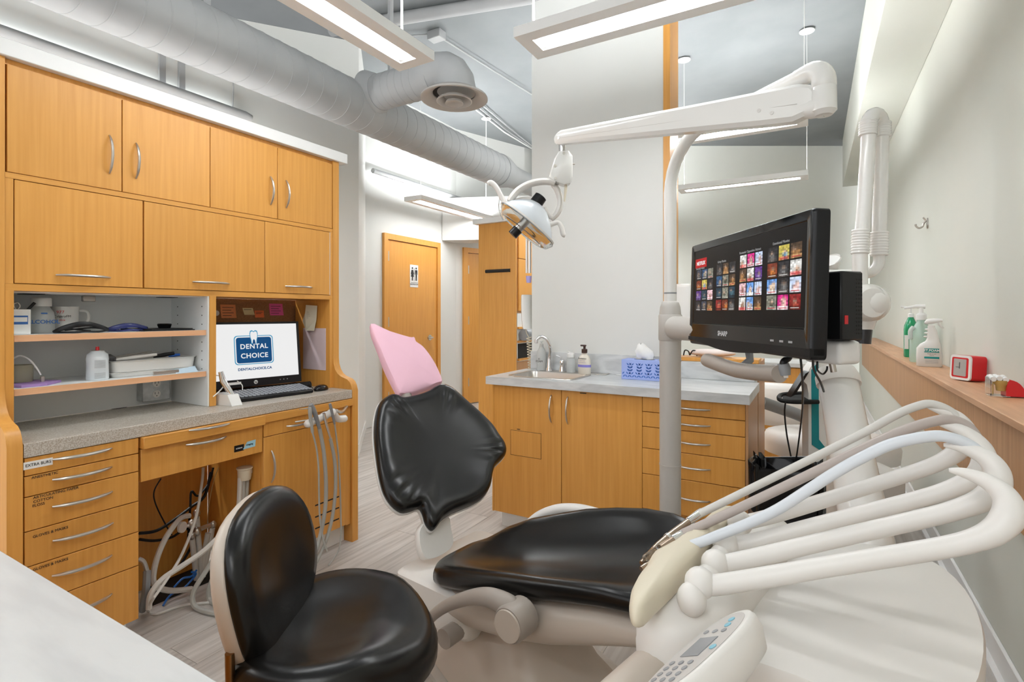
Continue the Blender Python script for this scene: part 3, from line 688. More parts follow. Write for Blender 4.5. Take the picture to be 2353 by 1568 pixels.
scn = obj('screen', fbox(0, 1, 0, 1, 0, .001), scr_m, mn)
def rrect(u0, u1, v0, v1, r, o):
    pts = []; ra = r; rb_ = r*MW/MHt
    for cu, cv, s in ((u1-ra, v1-rb_, 0), (u0+ra, v1-rb_, 1), (u0+ra, v0+rb_, 2), (u1-ra, v0+rb_, 3)):
        for k in range(7): an = R(90*s+15*k); pts.append(mp(cu+ra*math.cos(an), cv+rb_*math.sin(an), o))
    return pts
lg0 = obj('logo_outline', MB().poly(rrect(.315, .725, .26, .79, .035, .0014)), sky, scn, smooth=0)
obj('logo_gap', MB().poly(rrect(.324, .716, .274, .776, .032, .0017)), swh, scn, smooth=0)
obj('logo_field', MB().poly(rrect(.335, .705, .288, .755, .026, .0020)), navy, scn, smooth=0)
tooth = [(-.5, .75), (-.42, .95), (-.2, 1), (0, .92), (.2, 1), (.42, .95), (.5, .75), (.46, .5), (.36, .3), (.33, .05), (.28, -.02), (.2, .02), (.14, .25), (0, .36), (-.14, .25), (-.2, .02), (-.28, -.02), (-.33, .05), (-.36, .3), (-.46, .5)]
for sc_, m_, o in ((1.1, sky, .0023), (.92, swh, .0026)):
    obj('logo_tooth', MB().poly([mp(.52+x*.08*sc_, .69+(y-.5)*.24*sc_+.065, o) for x, y in tooth]), m_, scn, smooth=0)
lettering('DENTAL', .034, swh, mp(.52, .585, .0024), md, mup, scn, bold=.0007, spacing=1.1)
lettering('CHOICE', .034, swh, mp(.52, .415, .0024), md, mup, scn, bold=.0007, spacing=1.1)
lettering('DENTALCHOICE.CA', .0175, navy, mp(.52, .175, .0018), md, mup, scn, bold=.0006, spacing=1.06)
bdg = obj('badge', MB().lathe([(.001, 0), (.0095, 0), (.0095, .001), (.001, .001)], mp(.52, -.07, 0), 20, Matrix((md, mup, n_)).transposed()), white_p, mn)
lettering('hp', .014, ink, mp(.52, -.068, .0014), md, mup, bdg, bold=.0004)
obj('bezel_label', fbox(.2, .37, -.085, -.04, 0, .0006), white_p, mn)
obj('control_key', fbox(.78, .79, -.075, -.055, 0, .001, fbox(.82, .83, -.075, -.055, 0, .001, fbox(.86, .87, -.075, -.055, 0, .001))), grey_p, mn)
obj('stand', MB().obox(mp(.5, .2, -.06), (.05, .05, .19), Matrix.Rotation(math.atan2(md.y, md.x), 3, 'Z'), .01).box(-2.62, 1.55, .8335, -2.48, 1.78, .8455, .004), black_p, mn)
obj('speaker_bar', MB().tube([(-2.495, 1.5, .8535), (-2.415, 1.945, .8535)], .0195, 16), black_m, None, 'black round-ended speaker bar under the monitor', 'speaker')
kb = thing('keyboard', (-2.33, 1.6, .834), 'long black keyboard with grey keys on the desk', 'keyboard')
ka, kb_ = V((-2.325, 1.40, 0)), V((-2.265, 1.845, 0)); kd_ = (kb_-ka).normalized(); kn2 = V((-kd_.y, kd_.x, 0)); KR = Matrix.Rotation(math.atan2(kd_.y, kd_.x), 3, 'Z')
kc = (ka+kb_)/2+kn2*.066; kc.z = .8525
KR = KR @ Matrix.Rotation(R(8), 3, 'X'); kup = KR @ V((0, 0, 1)); kn2 = KR @ V((0, 1, 0))
obj('case', MB().obox(kc, (.45, .14, .018), KR, .004), black_p, kb)
keym = MB().box(-.0075, -.0075, 0, .0075, .0075, .005, .001).mesh('key', mat('slate keys', (.30, .32, .35), .5), 0)
for r_ in range(6):
    for k in range(23):
        p = kc+kd_*(-.212+.0192*k)+kn2*(-.052+.0205*r_)+V((0, 0, .0092)); put('key', keym, Matrix.Translation(p+(kup-V((0, 0, 1)))*.0092) @ KR.to_4x4(), kb)
c = onZ(738, 897, .834); ms = thing('mouse', (c.x, c.y, .834), 'black computer mouse at the right end of the keyboard', 'mouse')
obj('shell', MB().lathe([(.001, 0), (.96, 0), (1.0, .15), (.92, .5), (.7, .82), (.35, .98), (.001, 1)], (0, 0, 0), 24), black_g, ms)
o_ = ms.children[0]; o_.location = (0, 0, 0); o_.scale = (.028, .05, .03); o_.rotation_euler = (0, 0, R(12))
obj('cord', MB().tube([(c.x, c.y-.045, .84), (c.x-.03, c.y-.05, .868), (c.x-.07, c.y-.02, .872), (c.x-.1, c.y, .84)], .002, 6, 5), black_p, ms)
# intraoral wand in a white dock, cables
dk_ = thing('wand_dock', (-2.33, 1.4, .834), 'white dock holding a chrome wand left of the keyboard', 'dock')
q = onZ(512, 928, .834)
obj('base', MB().prism([(-2.35, 1.385, .8335), (-2.25, 1.395, .8335), (-2.25, 1.445, .8335), (-2.35, 1.44, .8335)], (-.03, -.002, .048)), gloss_w, dk_)
obj('wand', MB().tube([(-2.29, 1.43, .86), (-2.325, 1.40, .94), (-2.328, 1.39, .985)], [.012, .014, .010], 12), chrome, dk_)
def cable(pts, r, m_, label, name='cable', sm=6, cat='cable', group=None):
    return obj(name, MB().tube(pts, r, 8, sm), m_, None, label, cat, group)
cable([onZ(505, 925, .837), onZ(548, 918, .837), onZ(590, 893, .86), onZ(585, 891, .865), onZ(556, 905, .842), onZ(535, 897, .842), onZ(530, 903, .84)], .0022, white_p, 'white cable looping over the keyboard left end')
cable([onX(490, 912, -2.32), onX(512, 890, -2.33), onX(513, 868, -2.36), onX(493, 862, -2.4)], .0025, white_p, 'white cable loop around the wand dock')
cable([onX(545, 876, -2.45), onX(556, 885, -2.42), onX(557, 897, -2.40)], .002, white_p, 'short white cable dropping behind the keyboard')
# notes
def note(px0, px1, py0, py1, m_, label, skew=0, name='sticky_note', curl=.006, lines=3):
    X = XB+.0075; a, b = onX(px0, py0, X), onX(px1, py1, X); t = thing(name, ((a.x), (a.y+b.y)/2, b.z), label, 'note')
    m = MB(); n = 6
    for i in range(n):
        k0, k1 = i/n, (i+1)/n; z0, z1 = a.z+(b.z-a.z)*k0, a.z+(b.z-a.z)*k1
        m.quad((X+curl*k0*k0, a.y+skew*k0, z0), (X+curl*k0*k0, b.y+skew*k0, z0), (X+curl*k1*k1, b.y+skew*k1, z1), (X+curl*k1*k1, a.y+skew*k1, z1))
    obj('sheet', m, m_, t)
    m = MB()
    for k in range(lines):
        z = a.z+(b.z-a.z)*(.2+.2*k); x = X+.0012+curl*(.2+.2*k)**2
        m.quad((x, a.y+.12*(b.y-a.y), z), (x, a.y+(.85-.15*(k % 2))*(b.y-a.y), z), (x+.0001, a.y+(.85-.15*(k % 2))*(b.y-a.y), z-.0025), (x+.0001, a.y+.12*(b.y-a.y), z-.0025))
    obj('handwriting', m, ink, t); return t
note(506, 541, 700, 731, mat('orange note', (.90, .36, .16), .8), 'large orange sticky note above the monitor', .003, lines=4)
note(557, 581, 708, 724, mat('pale yellow note', (.80, .72, .42), .8), 'pale yellow sticky note above the monitor', .008, lines=1)
note(585, 606, 714, 730, mat('red note', (.90, .22, .08), .8), 'small red sticky note above the monitor', 0, lines=2)
note(618, 649, 698, 725, mat('magenta note', (.88, .16, .45), .8), 'magenta sticky note above the monitor right half', .004, lines=4)
q = onX(497, 720, XB+.007); obj('magnet', MB().lathe([(.001, 0), (.014, 0), (.014, .004), (.001, .005)], (XB+.0065, q.y, q.z), 18, Matrix.Rotation(R(90), 3, 'Y')), white_p, None, 'round white magnet on the pin board left end', 'magnet')
YN = 2.0085
pn = thing('paper_note', (-2.4, YN, 1.2), 'curled handwritten paper note on the right inner side of the monitor bay', 'note')
pts = [(703, 701), (729, 703), (727, 735), (722, 761), (703, 760), (695, 738), (701, 720)]
m = MB(); W3 = [onY(x, y, YN-.003-(.03 if x < 712 else .006)) for x, y in pts]; m.poly(W3); obj('sheet', m, paper_y, pn, smooth=0)
m = MB()
for k in range(11):
    y = 708+4.5*k; a = onY(705-(3 if k > 5 else 0), y, YN-.03); b = onY(724-k*.3, y+1, YN-.012)
    m.quad(a, b, b+V((0, 0, -.0015)), a+V((0, 0, -.0015)))
obj('handwriting', m, mat('faded ink', (.25, .23, .2), .8), pn)
obj('plastic_sheet', MB().box(-2.55, YN-.002, .93, -2.36, YN-.0006, 1.165), mat('pale lilac paper', (.70, .58, .60), .4), None, 'faded lilac sheet taped inside the monitor bay side', 'sheet')
# ================================================================ sink cabinet
YF, YBK = 2.58, 3.05
SX0, SX1 = -1.622, -.267
sk = thing('sink_cabinet', (-.95, 2.8, 0), 'honey maple sink cabinet with two doors and five drawers', 'cabinet')
obj('body', MB().box(SX0+.012, YF+.02, .1, SX1-.001, YBK-.002, .735).box(-1.13, YF+.02, .7355, SX1-.001, YBK-.002, .836), wood, sk)
obj('side_panel', MB().box(SX1-.0005, YF+.004, .0, SX1+.011, YBK-.002, .837), wood_tan, sk)
obj('end_stile', MB().box(SX0, YF, .1, SX0+.0115, YBK-.01, .837), wood, sk)
obj('toe_kick', MB().box(SX0+.03, YF+.06, 0, SX1-.001, YF+.075, .0995), white_in, sk)
obj('drawer_sill', MB().box(-.738, YF+.001, .085, SX1-.001, YF+.019, .115), wood, sk)
for a, b, hx in ((SX0+.012, -1.1825, (1267, 908, 1268, 971)), (-1.1795, -.7405, (1305, 912, 1307, 975))):
    d = obj('door', MB().box(a, YF, .102, b, YF+.019, .834, .0012), wood, sk)
    p0, p1 = onY(hx[0], hx[1], YF), onY(hx[2], hx[3], YF)
    arc_handle((p0.x, YF, p0.z), (p0.x, YF, p1.z), (0, -1, 0), parent=d)
    if a < -1.5:
        q0, q1 = onY(1174, 987, YF), onY(1243, 1056, YF)
        f = obj('hatch', MB().box(q0.x, YF-.0015, q1.z+.002, q1.x, YF+.001, q0.z-.004, .0006), wood, d)
        obj('hatch_gap', MB().box(q0.x-.002, YF-.0006, q1.z, q1.x+.002, YF+.0005, q0.z-.002), dark, f)
        obj('hatch_label', MB().box(q0.x+.04, YF-.0008, q0.z+.004, q0.x+.06, YF-.0001, q0.z+.008), ink, d)
    else:
        q = onY(1340, 903, YF); obj('door_label', MB().box(q.x-.018, YF-.0008, .824, q.x+.018, YF-.0001, .829), ink, d)
ys = [912, 945.8, 980, 1029.2, 1088, 1168]
zz = [.835]+[onY(1476, y, YF).z for y in ys[1:]]
hh = [(941, 1598), (978, 1598), (1021, 1598), (1078, 1598), (1151, 1598)]
for k in range(5):
    d = obj('drawer', MB().box(-.7385, YF, zz[k+1]+.0015, SX1-.0015, YF+.019, zz[k]-.0015, .0012), wood, sk)
    p = onY(1625, hh[k][0]+1, YF); p0 = onY(1568, hh[k][0], YF)
    xc = -.503; arc_handle((xc-.075, YF, p.z), (xc+.085, YF, p.z), (0, -1, 0), .026, parent=d)
# worktop with a real cut-out for the basin
ZT = .882
s0, s1 = onZ(1172, 866, ZT), onZ(1318, 860, ZT)
hx0, hx1, hy0, hy1 = -1.545, -1.155, 2.64, 2.93
wt_ = thing('sink_countertop', (-.95, 2.8, .84), 'marbled grey laminate sink countertop with backsplash', 'countertop')
m = MB(); x0, x1, y0, y1 = SX0-.03, -.248, YF-.025, YBK-.001
for (a, b, c, d) in ((x0, y0, x1, hy0), (x0, hy1, x1, y1), (x0, hy0, hx0, hy1), (hx1, hy0, x1, hy1)): m.box(a, b, .838, c, d, ZT)
obj('top', m, grey_lam, wt_, smooth=0)
obj('backsplash', MB().box(SX0+.01, YBK-.014, ZT+.0005, -.752, YBK-.001, ZT+.118, .001).box(-.752, YBK-.006, ZT+.0005, -.27, YBK+.008, ZT+.094, .001), grey_lam, wt_)
bs = thing('sink_basin', ((hx0+hx1)/2, (hy0+hy1)/2, .74), 'square stainless steel sink basin set in the countertop', 'sink')
cxs, cys = (hx0+hx1)/2, (hy0+hy1)/2; wx, wy = (hx1-hx0)/2, (hy1-hy0)/2
def rr(e, z, r=.045):
    pts = []
    for ax, ay, s in ((cxs+wx-r, cys+wy-r, 0), (cxs-wx+r, cys+wy-r, 1), (cxs-wx+r, cys-wy+r, 2), (cxs+wx-r, cys-wy+r, 3)):
        for k in range(6): an = R(90*s+18*k); pts.append(V((ax+(r+e)*math.cos(an), ay+(r+e)*math.sin(an), z)))
    return pts
obj('bowl', MB().loft([rr(.02, ZT+.001), rr(.018, ZT+.004), rr(0, ZT+.004), rr(-.006, ZT-.002), rr(-.012, ZT-.12), rr(-.04, ZT-.135), rr(-.12, ZT-.137)], caps=False).poly(rr(-.12, ZT-.137)), steel, bs)
obj('deck', MB().box(hx0+.04, hy1+.022, ZT+.0008, hx1+.09, hy1+.095, ZT+.005, .002), steel, bs)
# faucet and lever
fx = onZ(1262, 852, ZT); fx.y = hy1+.06; fx = onY(1262, 850, fx.y); fx.z = ZT+.005
fa = thing('faucet', fx, 'chrome gooseneck faucet behind the sink basin', 'faucet')
obj('base', MB().lathe([(.001, 0), (.024, 0), (.023, .01), (.016, .02), (.017, .04), (.014, .055), (.012, .075), (.001, .075)], fx, 20), chrome, fa)
YFu = fx.y
obj('spout', MB().tube([fx+V((0, 0, .07))]+[onY(x, y, YFu-.01*i) for i, (x, y) in enumerate([(1264, 815), (1264, 798), (1258, 782), (1248, 774.5), (1240, 775), (1234, 781), (1232.5, 788)])], [.011]*8, 12, 4), chrome, fa)
obj('nozzle', MB().cyl(onY(1232.5, 780, YFu-.07), onY(1232.5, 788.5, YFu-.07), .011, n=14), chrome, fa)
lv = onY(1292, 853, YFu); lv.z = ZT+.005
le = thing('tap_lever', lv, 'chrome mixer lever right of the faucet', 'tap')
obj('body', MB().lathe([(.001, 0), (.023, 0), (.021, .012), (.017, .03), (.02, .05), (.02, .062), (.012, .074), (.001, .077)], lv, 20), chrome, le)
obj('lever', MB().tube([lv+V((0, 0, .07)), lv+V((-.012, -.005, .088)), lv+V((-.035, -.012, .098))], [.006, .007, .008], 10, 4, flat=.5), chrome, le)
# bottles on the countertop
def bottle(px, ypx, Y, prof, m_, name, label, cat='bottle', sx=1, sy=1, rim=24):
    c = onY(px, ypx, Y); c.z = ZT+.0005
    t = thing(name, c, label, cat); obj('body', MB().lathe(prof, c, rim, sx=sx, sy=sy), m_, t); return t, c
t, c = bottle(1244, 845, 3.0, [(.001, 0), (.026, 0), (.029, .005), (.03, .09), (.026, .125), (.018, .14), (.016, .15), (.001, .15)], frost, 'foam_bottle', 'clear foam soap bottle standing behind the faucet')
obj('pump', MB().lathe([(.001, .15), (.013, .15), (.013, .17), (.006, .175), (.006, .182), (.012, .184), (.012, .19), (.001, .19)], c, 14), frost, t)
lettering('IC', .014, ink, c+V((0, -.0305, .075)), (1, 0, 0), UZ, t); lettering('FOAM', .018, ink, c+V((0, -.0305, .06)), (1, 0, 0), UZ, t)
t, c = bottle(1312, 853, 2.965, [(.001, 0), (.025, 0), (.028, .004), (.028, .075), (.024, .088), (.018, .095), (.001, .095)], frost, 'clear_bottle', 'short clear bottle with white flip cap beside the lever')
obj('cap', MB().lathe([(.001, .095), (.023, .095), (.024, .1), (.024, .118), (.014, .122), (.012, .13), (.001, .131)], c, 20), white_p, t)
obj('nozzle', MB().cyl(c+V((0, 0, .126)), c+V((-.02, 0, .13)), .004, n=8), white_p, t)
ivory = mat('ivory plastic', (.74, .69, .60), .4); brown = mat('dark brown plastic', (.045, .018, .012), .35)
t, c = bottle(1343, 856, 2.945, [(.001, 0), (.036, 0), (.039, .004), (.041, .05), (.039, .085), (.03, .108), (.017, .122), (.016, .128), (.001, .128)], ivory, 'lotion_bottle', 'ivory lotion bottle with a dark brown pump', sy=.62)
pb = obj('pump', MB().lathe([(.001, .128), (.018, .128), (.018, .15), (.013, .152), (.007, .153), (.007, .168), (.001, .168)], c, 16), brown, t)
obj('spout', MB().obox(c+V((-.007, 0, .172)), (.036, .016, .01), None, .003), brown, pb)
obj('band', MB().lathe([(.0405, .043), (.0412, .043), (.0412, .058), (.0405, .058)], c, 24, sy=.62, caps=False), mat('violet print', (.24, .22, .62), .5), t)
f = c+V((-.004, -.0262, 0))
lettering('Aveeno', .017, ink, f+V((0, 0, .096)), (1, 0, 0), UZ, t)
lettering('stress relief', .0075, mat('mauve ink', (.5, .4, .6), .6), f+V((0, -.0005, .083)), (1, 0, 0), UZ, t)
lettering('moisturizing lotion', .0065, MATS['mauve ink'], f+V((0, -.0005, .072)), (1, 0, 0), UZ, t)
# tissue box
a, b = onY(1428, 868, 2.83), onY(1520, 873, 2.83)
tb = thing('tissue_box', ((a.x+b.x)/2, 2.88, ZT), 'blue leaf-patterned tissue box on the sink countertop', 'box')
blu = mat('periwinkle card', (.33, .42, .78), .6); blu_d = mat('deep blue print', (.06, .16, .52), .6)
TX0, TX1, TY0, TY1, TZ0, TZ1 = a.x, b.x+.006, 2.83, 2.945, ZT+.0005, ZT+.11
obj('carton', MB().box(TX0, TY0, TZ0, TX1, TY1, TZ1, .0015), blu, tb)
m = MB(); random.seed(3)
def leaf(o, d, s):
    d = d.normalized(); n = V((-d.y, d.x, 0)); return [o, o+d*s*.5+n*s*.2, o+d*s, o+d*s*.5-n*s*.2]
for i in range(9):
    bx0 = .008+(TX1-TX0-.016)*(i/8.2); tilt = (.35 if i % 2 else -.25)
    for k in range(6):
        u0 = V((bx0+tilt*.016*k, .012+.0165*k, 0))
        for sd in (-1, 1):
            pts = leaf(u0, V((sd*.8+tilt*.3, .8, 0)), .02)
            if all(.003 < q.x < TX1-TX0-.003 and .003 < q.y < .107 for q in pts): m.poly([(TX0+q.x, TY0-.0004, TZ0+q.y) for q in pts])
obj('leaf_print', m, blu_d, tb, smooth=0)
obj('slot', MB().lathe([(.001, 0), (1, 0), (1, .0006), (.001, .0006)], ((TX0+TX1)/2, (TY0+TY1)/2, TZ1), 20, sx=.06, sy=.02), dark, tb)
rings = []
xc, yc = (TX0+TX1)/2+.0, (TY0+TY1)/2
for k, (w, d, z) in enumerate([(.045, .012, 0), (.05, .02, .02), (.048, .024, .045), (.03, .018, .065), (.022, .012, .078), (.008, .006, .085)]):
    rings.append([(xc-.012*k/3+w*math.cos(q)*(1+.18*math.sin(3*q+k)), yc+d*math.sin(q)*(1+.3*math.sin(4*q+k)), TZ1+.0008+z*(1+.08*math.sin(5*q))) for q in [2*math.pi*j/22 for j in range(22)]])
obj('tissue', MB().loft(rings), paper, tb, smooth=60)
obj('cotton_pad', MB().lathe([(.001, 0), (.018, 0), (.018, .004), (.001, .005)], (lambda q: (q.x, q.y, ZT+.0005))(onZ(1422, 863, ZT)), 16), paper, None, 'little white pad left of the tissue box', 'pad')

# half wall: cap board, items on it, gable of the neighbour's cabinet
obj('half_wall_cap', MB().box(-.711, 3.0585, .979, -.252, 3.22, 1.0, .002), wood, None, 'honey maple cap board on the half wall under the television', 'board')
hc = thing('folded_glasses', onY(1584, 822, 3.14), 'dark folded glasses at the left of the half wall cap', 'glasses')
q = onY(1583, 822, 3.12); q.z = 1.0005
obj('frame', MB().tube([q+V((-.03, 0, .005)), q+V((-.02, -.01, .035)), q+V((.0, -.012, .03)), q+V((.005, 0, .008)), q+V((.02, 0, .034)), q+V((.04, .005, .03)), q+V((.042, .01, .004))], .0035, 6, 4), black_p, hc)
obj('soft_pad', MB().ell((-.505, 3.15, 1.0235), .13, .05, .022), mat('blush vinyl', (.72, .62, .58), .5), None, 'pale blush pad lying on the half wall cap', 'pad')
ng = thing('back_to_back_cabinet', (-.4, 3.3, 0), 'neighbouring maple cabinet behind the half wall', 'cabinet')
obj('gable', MB().box(-.275, 3.105, 0, -.2575, 3.52, .975), wood_tan, ng)
obj('body', MB().box(-.745, 3.105, .08, -.276, 3.5, .84), wood, ng)

# ================================================================ right ledge and wall
LZ = .9305
def on_ledge(px, py): return onZ(px, py, LZ)
# green bottle, gallon jug, spray bottle (rear to front)
grn = mat('clear green liquid', (.02, .38, .17), .15, trans=.35); mint = mat('pale green liquid', (.62, .80, .70), .25, trans=.5)
c = on_ledge(2097, 825); c.x = .62; c = V((.615, onX(2093, 800, .615).y, LZ))
t = thing('green_bottle', c, 'green liquid bottle farthest along the ledge', 'bottle')
k = 1.0
obj('body', MB().lathe([(.001, 0), (.05, 0), (.054, .006), (.054, .2), (.05, .23), (.03, .27), (.02, .29), (.001, .29)], c, 20, sx=.8), grn, t)
obj('label_print', MB().box(c.x-.0445, c.y-.055, c.z+.06, c.x-.02, c.y-.0535, c.z+.16), paper, t)
obj('pump', MB().lathe([(.001, .29), (.018, .29), (.018, .315), (.006, .32), (.006, .36), (.001, .36)], c, 12).tube([c+V((0, 0, .36)), c+V((-.06, 0, .365))], .007, 8), white_p, t)
c = V((.61, onX(2117, 800, .61).y, LZ))
t = thing('pump_jug', c, 'frosted pale green pump jug between the two other bottles', 'bottle')
obj('body', MB().lathe([(.001, 0), (.066, 0), (.07, .006), (.07, .15), (.064, .18), (.045, .23), (.028, .262), (.026, .275), (.001, .275)], c, 24, sx=.9), mint, t)
obj('grip', MB().tube([c+V((-.045, -.03, .23)), c+V((-.062, -.035, .2)), c+V((-.06, -.035, .15))], .013, 10, 4), frost, t)
obj('collar', MB().lathe([(.001, .275), (.028, .275), (.03, .28), (.028, .31), (.018, .318), (.012, .32), (.012, .355), (.001, .355)], c, 18), white_p, t)
obj('pump_head', MB().tube([c+V((.02, 0, .362)), c+V((-.03, .0, .364)), c+V((-.09, 0, .352))], [.014, .012, .006], 10), white_p, t)
spc = V((.60, onX(2135, 833, .60).y, LZ))
t = thing('spray_bottle', spc, 'white trigger spray bottle with teal label on the ledge', 'bottle')
fwd = V((-spc.x, -spc.y, 0)).normalized(); rg = V((-fwd.y, fwd.x, 0)); RM = Matrix((rg, -fwd, V((0, 0, 1)))).transposed()
rings = []
for z, w, d, o in ((0, .058, .03, 0), (.005, .062, .034, 0), (.06, .062, .034, 0), (.11, .06, .034, -.001), (.135, .05, .03, .006), (.15, .035, .024, .015), (.165, .03, .021, .018), (.21, .023, .019, .014), (.235, .018, .017, .01), (.245, .018, .017, .01)):
    rings.append([spc+RM @ V((o+w*math.copysign(abs(math.cos(q))**.7, math.cos(q)), d*math.copysign(abs(math.sin(q))**.7, math.sin(q)), z)) for q in [2*math.pi*j/28 for j in range(28)]])
obj('body', MB().loft(rings), gloss_w, t)
for k in range(3): obj('grip_ridge', MB().ell(spc+RM @ V((-.008-.003*k, 0, .222-.022*k)), .014, .016, .006, RM), gloss_w, t)
tr = obj('trigger_head', MB().loft([[spc+RM @ V((x, math.sin(q)*w, z+math.cos(q)*h)) for q in [2*math.pi*j/12 for j in range(12)]] for x, z, w, h in ((-.022, .262, .010, .006), (-.01, .268, .017, .016), (.02, .272, .017, .016), (.045, .276, .012, .011), (.062, .277, .01, .009))]), white_p, t)
obj('trigger', MB().tube([spc+RM @ V((.04, 0, .268)), spc+RM @ V((.05, 0, .248)), spc+RM @ V((.066, 0, .23))], [.006, .006, .004], 8, 4), white_p, tr)
fl_ = spc+RM @ V((.012, -.0345, 0))
tg = mat('teal print', (.0, .27, .26), .5)
obj('brand_plate', MB().obox(fl_+V((0, 0, .098)), (.07, .0012, .024), RM, .0005), tg, t)
lettering('ET.FOAM', .0185, white_ink, fl_+V((0, 0, .098))+fwd*.001, rg, UZ, t, bold=.0006)
obj('label_band', MB().obox(fl_+V((0, 0, .055)), (.07, .0012, .012), RM, .0003), tg, t)
lettering('Ready to use', .0075, ink, fl_+V((0, 0, .078))+fwd*.001, rg, UZ, t); lettering('cleaner', .0075, ink, fl_+V((0, 0, .069))+fwd*.001, rg, UZ, t)
m = MB()
for k in range(4): m.obox(fl_+V((0, 0, .04-.006*k)), (.06, .001, .0014), RM)
obj('small_print', m, MATS['grey print'], t)
# red clock
a = onZ(2200, 865, LZ); b_ = onZ(2246, 868, LZ)
ck = V((.632, onX(2224, 835, .632).y, LZ)); ckt = thing('desk_clock', ck, 'red square clock with white rim leaning on the ledge', 'clock')
CR = Matrix.Rotation(R(28), 3, 'Z') @ Matrix.Rotation(R(3), 3, 'Y')
def cb(x0, x1, hw, hh, m_, name, rnd, par):
    pts = []
    for cy, cz_, s in ((hw-rnd, hh-rnd, 0), (-hw+rnd, hh-rnd, 1), (-hw+rnd, -hh+rnd, 2), (hw-rnd, -hh+rnd, 3)):
        for k in range(5): an = R(90*s+22.5*k); pts.append((cy+rnd*math.cos(an), cz_+rnd*math.sin(an)))
    return obj(name, MB().loft([[ck+V((0, 0, .061))+CR @ V((x, y, z)) for y, z in pts] for x in (x0, x1)]), m_, par)
cb(-.028, .038, .058, .058, red, 'case', .016, ckt); cb(-.036, -.0285, .058, .058, white_p, 'rim', .016, ckt)
cb(-.0368, -.0362, .047, .047, red, 'inner_border', .008, ckt); cb(-.0375, -.0370, .036, .04, mat('clock face grey', (.42, .41, .39), .5), 'face', .004, ckt)
obj('hand', MB().obox(ck+V((0, 0, .07))+CR @ V((-.039, 0, 0)), (.0008, .002, .03), CR).obox(ck+V((0, 0, .062))+CR @ V((-.039, .01, 0)), (.0008, .022, .002), CR), ink, ckt)
# cotton roll dispenser
cc = V((.632, onX(2305, 880, .632).y, LZ)); cdz = thing('cotton_dispenser', cc, 'clear and red cotton roll dispenser at the near end of the ledge', 'dispenser')
obj('case', MB().box(cc.x-.045, cc.y-.035, LZ, cc.x+.012, cc.y+.035, LZ+.004).box(cc.x-.045, cc.y-.035, LZ+.0045, cc.x-.042, cc.y+.035, LZ+.07).box(cc.x-.0415, cc.y+.0325, LZ+.0045, cc.x+.012, cc.y+.035, LZ+.07), clear, cdz)
obj('red_drum', MB().loft([[V((cc.x+.012+.045*math.cos(q)*(1 if math.cos(q) > 0 else .25), y, LZ+.004+.062*max(math.sin(q), 0))) for q in [math.pi*j/14 for j in range(15)]] for y in (cc.y-.034, cc.y+.034)]), red, cdz)
random.seed(5); k = 0
for i in range(9):
    p = V((cc.x-.035+.018*(i % 3), cc.y-.02+.02*(i//3), LZ+.066+.004*(i % 2)))
    obj('cotton_roll', MB().cyl(p+V((0, -.013, 0)), p+V((0, .013, .003)), .009, n=10), paper, cdz)
obj('applicator', MB().cyl((cc.x-.032, cc.y-.01, LZ+.006), (cc.x-.032, cc.y-.012, LZ+.062), .002, n=6), mat('gold straw', (.5, .33, .1), .4), cdz)
obj('gold_cup', MB().lathe([(.015, 0), (.018, .02), (.024, .028), (.024, .04)], (cc.x-.008, cc.y-.012, LZ+.022), 20), MATS['gold straw'], cdz)
# wall hook
hk = thing('wall_hook', onX(2130, 513, .699), 'brushed steel coat hook on the pale green wall', 'hook')
h0 = onX(2132, 513, .699)
obj('plate', MB().lathe([(.001, 0), (.03, 0), (.028, .006), (.001, .008)], (.699, h0.y, h0.z), 20, Matrix.Rotation(R(-90), 3, 'Y'), sx=1.3, sy=.6), steel, hk)
obj('hook', MB().tube([(.692, h0.y, h0.z+.02), (.675, h0.y, h0.z+.0), (.668, h0.y, h0.z-.022), (.648, h0.y, h0.z-.03), (.632, h0.y, h0.z-.016), (.63, h0.y, h0.z-.002)], [.006, .007, .007, .007, .006, .007], 10, 4), steel, hk)
obj('upper_prong', MB().tube([(.692, h0.y, h0.z+.01), (.68, h0.y, h0.z+.03), (.672, h0.y, h0.z+.042)], .005, 8, 4), steel, hk)
# ================================================================ patient chair
CA, CN = V((.99, -.141, 0)), V((.141, .99, 0))
CO = V((-.85, 1.5, 0))
def C(s, n, z): return CO+CA*s+CN*n+V((0, 0, z))
ch = thing('dental_chair', C(0, 0, 0), 'black vinyl dental patient chair on a cream base', 'dental chair')
# base plate and lift
def cring(s0, s1, n0, n1, z, r=.05, k=5):
    pts = []
    for a, b, q in ((s1-r, n1-r, 0), (s0+r, n1-r, 1), (s0+r, n0+r, 2), (s1-r, n0+r, 3)):
        for i in range(k): an = R(90*q+90*i/(k-1)); pts.append(C(a+r*math.cos(an), b+r*math.sin(an), z))
    return pts
BA, BN = V((.89, -.456, 0)), V((.456, .89, 0))
def bring(s0, s1, n0, n1, z, r=.05, k=5):
    pts = []
    for a, b, q in ((s1-r, n1-r, 0), (s0+r, n1-r, 1), (s0+r, n0+r, 2), (s1-r, n0+r, 3)):
        for i in range(k): an = R(90*q+90*i/(k-1)); pts.append(BA*(a+r*math.cos(an))+BN*(b+r*math.sin(an))+V((0, 0, z)))
    return pts
obj('base_plate', MB().loft([bring(-1.78, -.86, .735, 1.30, 0), bring(-1.78, -.86, .735, 1.30, .02), bring(-1.76, -.88, .755, 1.28, .03)]), warm_g, ch)
obj('lift_cover', MB().loft([bring(-1.72, -1.02, .76, 1.22, .031), bring(-1.70, -1.08, .77, 1.2, .07, .08), bring(-1.62, -1.2, .82, 1.14, .16, .08), bring(-1.55, -1.26, .84, 1.1, .26, .08), bring(-1.5, -1.28, .85, 1.08, .30, .08)]), cream, ch, smooth=60)
